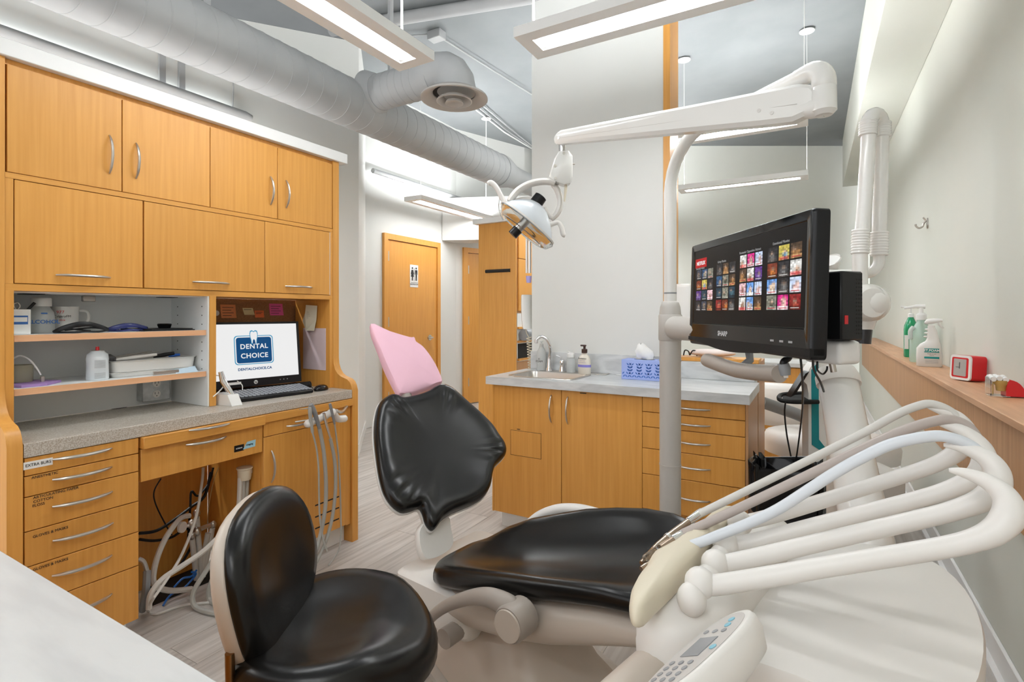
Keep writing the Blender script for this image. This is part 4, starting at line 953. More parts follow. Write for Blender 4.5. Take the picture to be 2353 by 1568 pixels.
obj('rear_platform', MB().loft([cring(-.36, -.08, -.15, .2, .2, .03), cring(-.385, -.06, -.185, .24, .23, .04), cring(-.39, -.06, -.19, .25, .35, .03), cring(-.38, -.07, -.18, .24, .36, .03)]), cream_w, ch)
obj('pivot', MB().tube([C(-.10, -.235, .25), C(-.10, -.15, .25)], .03, 16), taupe, ch)
# seat shell and cushion: lofted cross sections along the chair axis
def sec(s, n0, n1, zb, zt, dish, rise0, rise1, p=.55, M=36):
    """closed section: flat-bottomed, dished top with raised near (rise0) and far (rise1) edge"""
    nc, w = (n0+n1)/2, (n1-n0)/2; zc, h = (zb+zt)/2, (zt-zb)/2; out = []
    for j in range(M):
        a = 2*math.pi*j/M; cx = math.copysign(abs(math.cos(a))**p, math.cos(a)); sy = math.copysign(abs(math.sin(a))**.8, math.sin(a))
        z = zc+h*sy
        if sy > 0: z += -1.15*dish*sy*(1-cx*cx)+(rise0*2.0*max(-cx, 0)**5+rise1*max(cx, 0)**2)*sy
        out.append(C(s, nc+w*cx, z))
    return out
seat = [(-.235, -.10, .0, 0.371, .41, 0, 0, 0), (-.225, -.155, .08, 0.351, .425, .003, 0, 0), (-.2, -.185, .13, 0.346, .435, .01, .004, .004), (-.15, -.205, .18, 0.351, .455, .026, .008, 0.050),
        (-.07, -.212, .215, 0.371, .475, .038, .014, 0.090), (.03, -.215, .245, 0.396, .495, .046, .017, 0.117), (.13, -.216, .268, 0.421, .518, .05, .018, 0.137), (.24, -.217, .282, 0.449, .540, .05, .017, 0.142),
        (.34, -.218, .29, 0.476, .563, .046, .015, 0.130), (.43, -.218, .29, 0.496, .582, .04, .012, 0.100), (.50, -.216, .285, 0.506, .592, .032, .006, 0.057), (.57, -.213, .275, 0.496, .59, .022, .0, 0.020), (.65, -.205, .26, 0.461, .56, .015, 0, 0), (.72, -.19, .24, 0.416, .51, .01, 0, 0), (.75, -.14, .18, 0.406, .47, 0, 0, 0)]
obj('seat_cushion', MB().loft([sec(*q) for q in seat]), black_v, ch, smooth=75)
shell = [(-.165, -.16, .12, .30, .365, 0, 0, 0), (-.15, -.19, .15, .265, .372, 0, 0, 0), (-.05, -.2, .17, .255, .398, 0, 0, 0), (.1, -.205, .2, .275, .435, 0, 0, 0), (.25, -.205, .22, .315, .475, 0, 0, 0), (.4, -.205, .23, .375, .513, 0, 0, 0), (.55, -.2, .22, .435, .522, 0, 0, 0), (.66, -.18, .2, .435, .485, 0, 0, 0)]
obj('seat_shell', MB().loft([sec(*q, .6) for q in shell]), cream, ch, smooth=60)
# arm: thick rounded hub with disc, sweeping back to a thin tip
NA = -.262
obj('armrest', MB().tube([C(.2, NA+.004, .435), C(.172, NA+.004, .456), C(.11, NA, .460), C(.04, NA, .437), C(-.04, NA-.002, .392), C(-.10, NA-.005, .345), C(-.145, NA-.008, .295)], [.030, .03, .026, .021, .018, .016, .015], 16, 6), taupe, ch)
obj('arm_hub', MB().tube([C(.2, NA+.04, .43), C(.2, NA+.036, .43), C(.2, NA-.026, .43), C(.2, NA-.034, .43)], [.04, .049, .049, .045], 28), taupe, ch)
obj('hub_disc', MB().tube([C(.2, NA-.0345, .43), C(.2, NA-.039, .43)], [.042, .041], 28), cream, ch)
obj('armrest', MB().tube([at(1205, 1215, 1.98), at(1235, 1188, 1.97), at(1270, 1174, 1.95), at(1305, 1170, 1.93), at(1350, 1178, 1.9), at(1395, 1200, 1.87), at(1400, 1240, 1.86)], [.016, .017, .019, .02, .024, .03, .03], 14, 5), cream_w, ch)
# backrest
KA = V((.94, -.342, 0)); e_u = (KA*-.70+V((0, 0, .714))).normalized(); e_f = (KA*.714+V((0, 0, .70))).normalized()
B0 = CO+KA*-.30+V((-.01, -.028, .475))
def bz(x, y): return onP(800+.37*x, 720+.37*y, B0, e_f)
bo = [(265, 525), (215, 545), (178, 590), (158, 680), (155, 780), (166, 900), (186, 1030), (215, 1130), (260, 1200), (320, 1245), (380, 1240), (430, 1222), (455, 1255), (475, 1320), (510, 1358), (540, 1340), (570, 1300), (640, 1250), (740, 1210), (820, 1165), (865, 1100), (880, 1020), (900, 965), (950, 915), (968, 880), (960, 830), (920, 770), (880, 710), (800, 630), (720, 560), (650, 495), (600, 465), (560, 460), (525, 475), (490, 500), (430, 525), (370, 540), (310, 545)]
def closed_smooth(pts, k):
    n = len(pts); out = []
    for i in range(n):
        a, b, c, d = pts[i-1], pts[i], pts[(i+1) % n], pts[(i+2) % n]
        for j in range(k):
            t = j/k; out.append(.5*((2*b)+(c-a)*t+(2*a-5*b+4*c-d)*t*t+(3*b-a-3*c+d)*t**3))
    return out
bo3 = closed_smooth([bz(x, y) for x, y in bo], 3)
bc = bz(560, 860)
def puff(outline, centre, fn, prof, wr=None):
    rings = []
    for f, h in prof:
        ring = []
        ra = sum((p-centre).length for p in outline)/len(outline); w = min(1, f)**1.6
        for i, p in enumerate(outline):
            v = p-centre; q = centre+v*f*(w+(1-w)*ra/v.length); hh = h
            if wr: hh += wr(i, f)
            ring.append(q+fn*hh)
        rings.append(ring)
    return MB().loft(rings)
def wrinkle(i, f):
    n = len(bo3); t = i/n
    k = 0
    for c0, w in ((.20, .05), (.63, .045), (.80, .04), (.03, .04)):
        d = abs((t-c0+.5) % 1-.5)
        k += math.exp(-(d/w)**2)
    return k*.0042*math.sin(i*1.75)*math.exp(-((f-.82)/.11)**2)
obj('backrest_cushion', puff(bo3, bc, e_f, [(.97, -.008), (1, .004), (1, .018), (.985, .032), (.95, .042), (.90, .046), (.84, .047), (.78, .046), (.70, .043), (.58, .038), (.44, .034), (.28, .031), (.12, .03), (.02, .03)], wrinkle), black_v, ch, smooth=80)
obj('backrest_shell', puff(bo3, bc, e_f, [(.5, -.06), (.8, -.05), (.98, -.022), (1.012, -.008), (1.012, .0), (.96, .002)]), cream_w, ch, smooth=60)
# bracket between platform and backrest
def brk(x, y): return onP(x, y, C(-.24, -.03, .42), e_f)
bp = [(700, 1020+0)]
ba = [(966, 1215), (964, 1240), (968, 1265), (976, 1282), (988, 1285), (1010, 1278), (1035, 1262), (1043, 1245), (1038, 1215), (1030, 1185), (990, 1190)]
PB = C(-.30, .0, .40); nb = (CA*.9+V((0, 0, .43))).normalized()
pts = closed_smooth([onP(x, y, PB, nb) for x, y in ba], 3); cc_ = sum(pts, V((0, 0, 0)))/len(pts)
obj('backrest_bracket', puff(pts, cc_, nb, [(.96, -.03), (1, -.026), (1, -.004), (.97, 0)]), cream_w, ch)
# headrest
H0 = B0+e_u*.56-e_f*.0
hb = onP(934, 897, H0, e_f)
obj('headrest_post', MB().tube([onP(940, 925, H0, e_f)-e_f*.03, onP(936, 900, H0, e_f)-e_f*.025, onP(928, 880, H0, e_f)-e_f*.03], [.022, .028, .02], 12), taupe, ch)
hp_ = [(862, 753), (905, 772), (950, 787), (975, 808), (996, 842), (1006, 872), (975, 884), (930, 898), (912, 880), (890, 835)]
hpts = closed_smooth([onP(x, y, H0, e_f) for x, y in hp_], 2); hcn = sum(hpts, V((0, 0, 0)))/len(hpts)
obj('headrest_pad', puff(hpts, hcn, e_f, [(.6, -.045), (.82, -.04), (.86, -.02), (.82, -.004), (.5, .0)]), black_v, ch)
# pink barrier bag over the headrest
pk = [(852, 745), (892, 761), (939, 775.5), (951, 775), (956, 785), (972, 797), (990, 822), (1003, 846), (1016, 877), (1005, 882), (974, 893), (948, 902), (923, 904), (915, 898), (892, 851), (872, 801)]
pp = [onP(x, y, H0, e_f) for x, y in pk]; pcn = onP(945, 835, H0, e_f)
PKO = thing('headrest_cover', hcn-e_f*.05, 'pink paper cover pulled over the chair headrest', 'cover')
pp = closed_smooth(pp, 3)
obj('bag', puff(pp, pcn, e_f, [(.2, -.05), (.75, -.05), (.96, -.042), (1.0, -.022), (1.0, .0), (.97, .006), (.8, .011), (.5, .013), (.2, .013)], lambda i, f: .0025*math.sin(f*26+i*.35)), pink, PKO, smooth=50)

# ================================================================ operator stool in the foreground
SC_ = V((-.965, .835, 0)); Sf = V((.86, .51, 0)); Sl = V((-.51, .86, 0))
def S(f, l, z): return SC_+Sf*f+Sl*l+V((0, 0, z))
so = thing('operator_stool', S(0, 0, 0), 'black operator stool with cream-shelled backrest in the foreground', 'stool')
rings = []
for z, k, dz in ((.44, .2, 0), (.445, .82, 0), (.455, .95, 0), (.475, 1.0, 0), (.50, 1.0, 0), (.525, .975, .006), (.54, .93, .01), (.548, .85, .012), (.548, .7, .008), (.542, .5, .002), (.535, .3, 0), (.532, .08, 0)):
    ring = []
    for j in range(48):
        a = 2*math.pi*j/48; rx = .225+.02*math.cos(a); ry = .235
        f = rx*k*math.cos(a); l = ry*k*math.sin(a)
        zz_ = z+dz*(abs(math.sin(a))*1.3)-.035*max(f-.12, 0)/.12*(1 if z > .5 else .6)
        ring.append(S(f, l, zz_))
    rings.append(ring)
obj('seat', MB().loft(rings), black_v, so, smooth=80)
obj('seat_pan', MB().lathe([(.05, 0), (.17, 0), (.19, .02), (.1, .03)], S(0, 0, .412), 28), black_m, so)
# backrest: bowed oval pad, lean and wrap
def bk(u, v, o):
    """u lateral -1..1, v height -1..1, o thickness offset outward (away from sitter)"""
    th = u*.62; rad = .26
    f = -.145-.035*v+(1-math.cos(th))*.16
    l = math.sin(th)*.31-.012*v
    z = .66+.165*v+.03*u
    nrm = (Sf*-math.cos(th)+Sl*math.sin(th)*.55+V((0, 0, -.15))).normalized()
    return S(f, l, z)+nrm*o
def pad(o_list):
    rings = []
    for k, o in o_list:
        ring = []
        for j in range(44):
            a = 2*math.pi*j/44
            u = math.copysign(abs(math.cos(a))**.85, math.cos(a)); v = math.copysign(abs(math.sin(a))**.85, math.sin(a))
            ring.append(bk(u*k, v*k, o))
        rings.append(ring)
    return MB().loft(rings)
obj('backrest', pad([(.1, -.028), (.5, -.03), (.8, -.03), (.93, -.022), (.99, -.008), (1.0, .006), (.98, .012), (.6, .014)]), black_v, so, smooth=80)
obj('backrest_shell', pad([(.96, .010), (.975, .016), (.955, .032), (.90, .043), (.75, .052), (.45, .058), (.1, .06)]), cream, so, smooth=80)
obj('backrest_rod', MB().cyl(S(-.135, -.175, .30), S(-.14, -.175, .58), .009), mat('bronze steel', (.34, .19, .08), .35, 1), so)
obj('rod_collar', MB().cyl(S(-.135, -.175, .28), S(-.135, -.175, .36), .02), cream, so)
obj('rod_arm', MB().tube([S(-.1, 0, .395), S(-.12, -.08, .33), S(-.135, -.175, .30)], .014, 10, 4), black_m, so)
obj('column', MB().cyl(S(0, 0, .08), S(0, 0, .41), .028), steel, so)
for k in range(5):
    a = 2*math.pi*k/5+.3; d = Sf*math.cos(a)+Sl*math.sin(a)
    obj('leg', MB().tube([S(0, 0, .1), S(0, 0, .075)+d*.15, S(0, 0, .06)+d*.27], [.028, .022, .016], 10), black_p, so)
    obj('caster', MB().cyl(S(0, 0, .026)+d*.27+d.cross(V((0, 0, 1)))*.016, S(0, 0, .026)+d*.27-d.cross(V((0, 0, 1)))*.016, .026), black_p, so)

# ================================================================ white counter in the lower left corner
fc = thing('front_counter', (-1, 0, 0), 'white laminate counter corner nearest to the camera', 'countertop')
obj('top', MB().box(-1.75, -.45, .842, -.22, .308, .88, .003), white_lam, fc)
obj('body', MB().box(-1.73, -.43, 0, -.24, .275, .841), wood, fc)
# ================================================================ lamp post with operating light
PX_, PY_ = -.515, 2.205
lp = thing('dental_light', (PX_, PY_, 0), 'warm grey post carrying the jointed arm and operating light', 'lamp')
obj('post_foot', MB().lathe([(.001, 0), (.12, 0), (.12, .012), (.06, .02), (.05, .04)], (PX_, PY_, 0), 28), warm_g, lp)
obj('lower_post', MB().lathe([(.043, .02), (.043, .62), (.0445, .62), (.0445, .625), (.043, .625), (.043, 1.05), (.0445, 1.05), (.0445, 1.06), (.0435, 1.06), (.0435, 1.25), (.041, 1.275), (.034, 1.295), (.026, 1.30)], (PX_, PY_, 0), 32), warm_g, lp)
EL = at(1893, 150, 1.5)
EL2 = V((EL.x, EL.y, 1.96))
pu = MB(); pth = [(PX_, PY_, 1.29), (PX_, PY_, 1.75)]
d = (EL2-V((PX_, PY_, 1.96))); d.z = 0; L_ = d.length; d.normalize()
for k in range(1, 9):
    a = R(90*k/8); r = .21; pth.append((PX_+d.x*r*(1-math.cos(a)), PY_+d.y*r*(1-math.cos(a)), 1.75+r*math.sin(a)))
pth.append(tuple(EL2-d*.07))
obj('upper_post', pu.tube(pth, [.0255]*2+[.0245]*(len(pth)-2), 20), gloss_w, lp)
obj('post_seam', MB().cyl((PX_, PY_, 1.33), (PX_, PY_, 1.336), .0262, n=20), grey_p, lp)
el = [EL2-d*.09]+[EL2-d*.045+V((0, 0, -.045))+d*.045*math.sin(R(15*k))+V((0, 0, .045*math.cos(R(15*k)))) for k in range(7)]+[EL2+V((0, 0, -.06)), EL2+V((0, 0, -.062)), EL2+V((0, 0, -.064)), EL2+V((0, 0, -.13)), EL2+V((0, 0, -.142))]
obj('elbow', MB().tube(el, [.026]+[.0285+.0006*k for k in range(7)]+[.0325, .0312, .0325, .0335, .022], 24), gloss_w, lp, smooth=35)
# beam
b1 = at(1850, 232, 1.5); b1.z = 1.86; b1 = EL2+V((-.022, .006, -.098)); b0 = at(1283, 318, 2.2)
bd = (b0-b1).normalized(); bu = (V((0, 0, 1))-bd*bd.z).normalized(); bs_ = bd.cross(bu)
obj('beam_joint', MB().tube([EL2+V((0, 0, -.115)), EL2+V((-.03, .008, -.115)), b1+bd*.06-bu*.012], [.03, .028, .024], 14), gloss_w, lp)
def bsec(k, h0, h1, w):
    p = b1.lerp(b0, k); out = []
    for y, z in ((-w, h0+.012), (-w*.6, h0), (w*.6, h0), (w, h0+.012), (w, h1-.012), (w*.6, h1), (-w*.6, h1), (-w, h1-.012)): out.append(p+bs_*y+bu*z)
    return out
Lb = (b0-b1).length
rings = [bsec(.0, -.02, .03, .018), bsec(.015, -.038, .048, .024), bsec(.05, -.052, .056, .027), bsec(.14, -.052, .053, .028), bsec(.3, -.047, .047, .027), bsec(.98, -.028, .028, .021), bsec(1.0, -.026, .02, .018), bsec(1.012, -.018, .012, .014)]
obj('beam', MB().loft(rings), gloss_w, lp, smooth=35)
obj('beam_seam', MB().tube([b1.lerp(b0, .04)+bs_*.0275-bu*.006, b1.lerp(b0, .5)+bs_*.0248-bu*.006, b1.lerp(b0, .98)+bs_*.0206-bu*.006], .0008, 5), warm_g, lp)
obj('beam_seam', MB().tube([b1.lerp(b0, .04)-bs_*.0275-bu*.006, b1.lerp(b0, .5)-bs_*.0248-bu*.006, b1.lerp(b0, .98)-bs_*.0206-bu*.006], .0008, 5), warm_g, lp)
for k, h in ((.15, -.01), (.11, -.022), (.98, -.006)):
    p = b1.lerp(b0, k); obj('screw', MB().cyl(p-bs_*.02+bu*h, p-bs_*.029+bu*h if k < .5 else p-bs_*.0225+bu*h, .006, n=10).cyl(p+bs_*.02+bu*h, p+bs_*(.029 if k < .5 else .0225)+bu*h, .006, n=10), steel, lp)
# hanger and head
T = 2.2
def L(x, y, o=0): return at(x, y, T+o)
obj('hanger_pin', MB().cyl(L(1292, 328), L(1292, 356), .015, n=14), chrome, lp)
kp = [(1283, 352), (1305, 350), (1314, 362), (1314, 415), (1309, 424), (1295, 427), (1276, 420), (1263, 412), (1262, 405), (1272, 370)]
fw = V((-_s, _c, 0))
obj('knuckle', MB().loft([[L(x, y)+fw*o+(L(1290, 390)-L(x, y))*sh for x, y in kp] for o, sh in ((-.03, .12), (-.024, 0), (.024, 0), (.03, .12))]), gloss_w, lp)
obj('toggle', MB().cyl(L(1314, 377), L(1321, 377), .003, n=8), steel, lp)
obj('pull_pin', MB().tube([L(1300, 424), L(1300, 432), L(1297, 463)], [.006, .0065, .004], 10), cream_y, lp)
for x, y in ((1294, 357), (1274, 386), (1275, 414)): obj('screw', MB().cyl(L(x, y)-fw*.026, L(x, y)-fw*.033, .006, n=10), steel, lp)
# fork: two flat arcs embracing the reflector
lf = [(1275, 422), (1262, 418), (1240, 418), (1215, 424), (1192, 437), (1178, 452), (1170, 463)]
obj('fork_arm', MB().tube([L(x, y, -.01) for x, y in lf], [.018, .023, .024, .024, .025, .025, .02], 12, 4, flat=.6), cream_w, lp)
rf = [(1270, 424), (1280, 436), (1286, 455), (1286, 475), (1279, 492), (1267, 504)]
obj('fork_arm', MB().tube([L(x, y, .03) for x, y in rf], [.018, .022, .023, .023, .022, .018], 12, 4, flat=.6), cream_w, lp)
obj('yoke', MB().tube([L(1172, 468, 0), L(1200, 459, .0), L(1225, 460, .0)], .011, 10, 4).tube([L(1250, 478, .02), L(1258, 492, .02), L(1268, 500, .02)], .011, 10, 4), cream_w, lp)
axis = (L(1240, 455)-L(1180, 525)); axis.normalize()
side = axis.cross(fw).normalized(); fwd2 = side.cross(axis).normalized()
# reflector: wide shallow bowl opening down-left
hc_ = L(1218, 505)
major = (L(1265, 540)-L(1150, 445)).normalized(); open_ = (L(1175, 545)-L(1225, 470)).normalized()
depth = major.cross(open_).normalized()
def hring(u, k, w): return [hc_+open_*u+major*(.132*k*math.cos(a))+depth*(.095*w*math.sin(a)) for a in [2*math.pi*j/36 for j in range(36)]]
obj('reflector', MB().loft([hring(-.072, .2, .28), hring(-.066, .34, .42), hring(-.04, .62, .68), hring(-.010, .86, .88), hring(.02, 1.0, 1.0), hring(.024, 1.0, 1.0), hring(.02, .97, .97), hring(-.008, .84, .87), hring(-.032, .62, .7), hring(-.045, .2, .3)]), mat('coated glass reflector', (.70, .74, .78), .28, 0), lp, smooth=70)
obj('front_shield', MB().loft([hring(.021, 1.05, 1.06), hring(.028, 1.08, 1.1), hring(.055, .95, .95), hring(.062, .8, .8), hring(.056, .8, .8), hring(.05, .93, .93), hring(.026, 1.03, 1.04)]), clear, lp, smooth=60)
obj('rim', MB().loft([hring(.014, 1.03, 1.04), hring(.014, 1.06, 1.08), hring(.021, 1.06, 1.08), hring(.021, 1.03, 1.04)]), cream_w, lp, smooth=50)
k0, k1 = L(1228, 472), L(1243, 452)
obj('knob_collar', MB().tube([hc_-open_*.045, k0], [.03, .026], 18), chrome, lp)
obj('knob', MB().tube([k0, k0.lerp(k1, .1), k1, k1+(k1-k0)*.06], [.024, .029, .027, .022], 18), black_p, lp)
b0_, b1_ = hc_+open_*.05-major*.02, hc_+open_*.098-major*.026
obj('bulb_guard', MB().tube([hc_+open_*.02-major*.012, b0_+open_*.014], .019, 16), steel, lp)
obj('bulb_cap', MB().tube([b0_+open_*.014, b1_], .022, 16), black_p, lp)
obj('handle', MB().tube([L(1160, 470), L(1152, 452), L(1140, 430), L(1128, 420), L(1121, 423)], [.012, .011, .011, .012, .009], 12, 5), cream_w, lp)
obj('handle', MB().tube([L(1262, 518), L(1272, 514), L(1283, 512), L(1290, 522), L(1294, 538), L(1299, 541)], [.011, .01, .01, .01, .011, .009], 12, 5), cream_w, lp)
obj('wire_guard', MB().tube([L(1150, 455), L(1148, 475), L(1152, 492), L(1158, 505)], .006, 8, 4), clear, lp)

# ================================================================ television on the post
tl, tr_ = at(1585, 720, 1.93), at(1866, 720, 1.22)
tl.z = tr_.z = 0
tu = (tr_-tl); TW = tu.length; tu.normalize()
tn = V((tu.y, -tu.x, 0))                        # towards the patient
if tn.dot(-tl) < 0: tn = -tn
tvup = (V((0, 0, 1))+tn*-.03).normalized(); tnn = tu.cross(tvup); tnn = tnn if tnn.dot(tn) > 0 else -tnn
Zb, Zt = 1.139, 1.499
tv0 = V((tl.x, tl.y, Zb))
TH = Zt-Zb
def tp(u, v, o=0): return tv0+tu*(u*TW)+tvup*(v*TH)+tnn*o
tv = thing('television', tp(.5, 0, -.04), 'black flat television showing rows of film posters', 'television')
def rpoly(u0, u1, v0, v1, r, o):
    pts = []; ru = r/TW; rv = r/TH
    for cu, cv, q in ((u1-ru, v1-rv, 0), (u0+ru, v1-rv, 1), (u0+ru, v0+rv, 2), (u1-ru, v0+rv, 3)):
        for k in range(5): an = R(90*q+22.5*k); pts.append(tp(cu+ru*math.cos(an), cv+rv*math.sin(an), o))
    return pts
obj('casing', MB().loft([rpoly(.02, .98, .03, .98, .01, -.045), rpoly(0, 1, 0, 1, .012, -.035), rpoly(0, 1, 0, 1, .012, -.004), rpoly(.004, .996, .006, .994, .01, 0)]), black_p, tv)
obj('bezel', MB().loft([rpoly(.004, .996, .02, .994, .01, 0), rpoly(.007, .993, .03, .990, .009, .004), rpoly(.04, .965, .2, .93, .002, .0045), rpoly(.045, .96, .205, .925, .002, .002)]), black_g, tv)
cpts = []
for k in range(21):
    u = k/20; cpts.append((u, .06-.055*math.sin(math.pi*min(1, u*1.15))**2-.02*u))
obj('lower_lip', MB().prism([tp(u, .075, -.03) for u in (.0, 1.0)]+[tp(u, v-.02, -.03) for u, v in cpts[::-1]], tnn*.036), black_m, tv)
scr = obj('screen', MB().quad(tp(.045, .21, .0028), tp(.96, .21, .0028), tp(.96, .92, .0028), tp(.045, .92, .0028)), em('screen black', (.004, .004, .005), .4), tv, smooth=0)
# posters: flat print on the screen, painted by vertex colour
pal = [[(.05, .06, .09), (.25, .2, .15), (.02, .02, .03)], [(.03, .10, .22), (.35, .30, .22), (.02, .03, .06)], [(.25, .25, .2), (.06, .07, .05), (.5, .5, .42)], [(.03, .03, .035), (.2, .2, .2), (.12, .1, .09)], [(.2, .04, .02), (.6, .2, .04), (.03, .01, .01)], [(.6, .5, .1), (.1, .3, .5), (.6, .1, .05)],
       [(.75, .75, .72), (.35, .2, .12), (.8, .1, .1)], [(.7, .02, .25), (.85, .6, .5), (.9, .9, .9)], [(.55, .65, .85), (.8, .5, .45), (.85, .85, .88)], [(.08, .05, .03), (.45, .22, .08), (.6, .35, .15)], [(.25, .02, .02), (.5, .1, .06), (.02, .0, .0)], [(.15, .35, .75), (.8, .6, .4), (.9, .9, .9)], [(.85, .55, .6), (.3, .12, .1), (.95, .9, .9)], [(.12, .04, .25), (.3, .2, .5), (.02, .01, .05)], [(.02, .05, .08), (.06, .14, .18), (.01, .01, .02)]]
random.seed(21)
pmsh = bpy.data.meshes.new('poster_wall'); pv, pf, pcol = [], [], []
def pq(u0, u1, v0, v1, col, o):
    i = len(pv); pv.extend([tp(u0, v0, o), tp(u1, v0, o), tp(u1, v1, o), tp(u0, v1, o)]); pf.append((i, i+1, i+2, i+3)); pcol.append(col)
def pe(uc, vc, ru, rv, col, o):
    i = len(pv); n = 10
    for k in range(n): a = 2*math.pi*k/n; pv.append(tp(uc+ru*math.cos(a), vc+rv*math.sin(a), o))
    pf.append(tuple(range(i, i+n))); pcol.append(col)
groups = [(.07, .262, .325, .735), (.292, .477, .325, .755), (.508, .69, .325, .79), (.72, .94, .325, .80)]
gcol = [[0, 1, 2, 4, 5, 3, 13, 14, 12, 3, 0, 9], [3, 9, 3, 1, 2, 9, 14, 2, 14, 10, 4, 3], [6, 7, 8, 9, 6, 13, 12, 11, 8, 6, 11, 9], [3, 5, 9, 4, 3, 6, 11, 3, 8, 2, 7, 10]]
for g, (u0, u1, v0, v1) in enumerate(groups):
    for r_ in range(4):
        for c_ in range(3):
            w, h = (u1-u0)/3, (v1-v0)/4
            a, b, cc0, d0 = u0+w*c_+.004, u0+w*(c_+1)-.004, v1-h*(r_+1)+.008, v1-h*r_-.004
            P = pal[gcol[g][r_*3+c_]]
            j = lambda q: tuple(max(0, x*random.uniform(.75, 1.25)) for x in q)
            NU, NV = 6, 8; du_, dv_ = (b-a)/NU, (d0-cc0)/NV
            fx_, fy_ = random.uniform(.3, .7), random.uniform(.45, .75); two = random.random() < .5
            for iu in range(NU):
                for iv in range(NV):
                    uu, vv = (iu+.5)/NU, (iv+.5)/NV
                    body = math.exp(-(((uu-fx_)/.22)**2))*(1 if vv < fy_ else 0)
                    if two: body = max(body, math.exp(-(((uu-(1-fx_)*.9-.1)/.16)**2))*(1 if vv < fy_-.1 else 0))
                    face = math.exp(-((uu-fx_)/.14)**2-((vv-fy_)/.12)**2)
                    base = [P[0][q]*(1-body)+P[1][q]*body for q in range(3)]
                    base = [base[q]*(1-face)+(.55, .38, .28)[q]*face*(1.2 if sum(P[0]) > .3 else .6)+0 for q in range(3)]
                    if vv < .22: base = [.35*x+.65*y for x, y in zip(base, P[2])]
                    k_ = random.uniform(.45, 1.25)
                    pq(a+du_*iu, a+du_*(iu+1), cc0+dv_*iv, cc0+dv_*(iv+1), tuple(x*k_ for x in base), .0031)
            if random.random() < .8: pq(a+(b-a)*.12, b-(b-a)*.12, cc0+(d0-cc0)*.09, cc0+(d0-cc0)*.14, (.6, .6, .58) if sum(P[2]) < .6 else (.5, .03, .05), .0034)
pmsh.from_pydata([tuple(p) for p in pv], [], pf)
ca = pmsh.color_attributes.new('Col', 'FLOAT_COLOR', 'CORNER'); i = 0
for f, c_ in zip(pmsh.polygons, pcol):
    for _ in f.vertices: ca.data[i].color = (*c_, 1); i += 1
pmat = mat('lit poster print', (0, 0, 0), .4, spec=.12); nt = pmat.node_tree; vc = nt.nodes.new('ShaderNodeVertexColor'); vc.layer_name = 'Col'
nt.links.new(vc.outputs[0], nt.nodes['Principled BSDF'].inputs['Emission Color']); nt.nodes['Principled BSDF'].inputs['Emission Strength'].default_value = .95
pmsh.materials.append(pmat); pw = obj('poster_rows', pmsh, None, scr, kind='stuff')
obj('logo_block', MB().quad(tp(.055, .755, .0031), tp(.185, .755, .0031), tp(.185, .845, .0031), tp(.055, .845, .0031)), em('screen red', (.55, .005, .008)), scr, smooth=0)
lettering('NETFLIX', .018, swh, tp(.12, .797, .0034), tu, tvup, scr, bold=.0004)
for txt, u, v in (('Recently Added', .115, .748), ('Gritty Movies', .345, .772), ('Romantic Opposites Attract', .59, .808), ('Emotional Movies', .81, .82)):
    lettering(txt, .0105, em('screen grey', (.3, .3, .3)) if 'screen grey' not in MATS else MATS['screen grey'], tp(u, v, .0034), tu, tvup, scr)
lettering('SHARP', .022, mat('silver print', (.6, .6, .62), .3), tp(.375, .125, .005), tu, tvup, tv, bold=.0005)
for u in (.76, .82, .875): obj('port_mark', MB().quad(tp(u, .1, .0048), tp(u+.025, .1, .0048), tp(u+.025, .115, .0048), tp(u, .115, .0048)), MATS['grey print'], tv, smooth=0)
# mount from post to the back of the set
mz = at(1575, 755, 2.05).z
obj('mount_collar', MB().tube([V((PX_, PY_, mz-.055)), V((PX_, PY_, mz-.05)), V((PX_, PY_, mz+.05)), V((PX_, PY_, mz+.055))], [.044, .0475, .0475, .044], 28), warm_g, lp)
me_ = tp(.14, (mz-Zb)/TH, -.047)
obj('mount_arm', MB().tube([V((PX_, PY_, mz))+((me_-V((PX_, PY_, mz))).normalized())*.045, me_-tnn*.001], [.048, .044], 24), warm_g, lp)
# taupe grab handle below the set, on a bracket
h0_, h1_ = at(1628, 829, 1.78), at(1783, 859, 1.40)
gh = thing('grab_handle', (h0_+h1_)/2, 'taupe cylindrical grab handle under the television', 'handle')
hm = h0_.lerp(h1_, .5)+V((0, 0, -.012))
obj('grip', MB().tube([h0_+(h0_-h1_)*.02, h0_, hm, h1_, h1_+(h1_-h0_)*.02], [.016, .0235, .0235, .0235, .0225], 22, 4), taupe, gh)
obj('end_cap', MB().tube([h1_+(h1_-h0_)*.021, h1_+(h1_-h0_)*.026], .0205, 22), cream_w, gh)
obj('bracket', MB().tube([hm+V((0, 0, .0)), hm+V((.03, .03, .03)), tp(.45, .0, -.055)], .012, 8), grey_p, gh)
# black media box and white enclosure behind the set
mb0 = at(1908, 735, 1.36); rb0 = V((_c, _s, 0)); bd0 = fw
MR = Matrix.Rotation(YAW+R(20), 3, 'Z')
mbx = thing('media_box', mb0, 'black vented media box behind the television', 'box')
w_, h_ = .082, .176
mb0 = at(1909, 704, 1.38)
obj('case', MB().obox(mb0, (.078, .12, .176), MR, .004), black_p, mbx)
vm = MB()
for i in range(15):
    for j in range(3): vm.obox(mb0+MR @ V((.024+.012*(j-1)*.7, -.0602, -.07+.0098*i)), (.004, .0008, .004), MR)
obj('vent_holes', vm, dark, mbx, kind='stuff')
obj('red_badge', MB().obox(mb0+MR @ V((-.022, -.0605, -.035)), (.012, .001, .022), MR), red, mbx)
we = thing('white_enclosure', at(1909, 810, 1.4), 'white rounded enclosure under the black media box', 'box')
wc = at(1911, 808, 1.40)
obj('shell', MB().obox(wc, (.08, .11, .062), MR, .012, 3), white_p, we)
obj('hanger', MB().cyl(wc+V((0, 0, -.03)), wc+V((0.005, 0, -.055)), .008, n=10), steel, we)
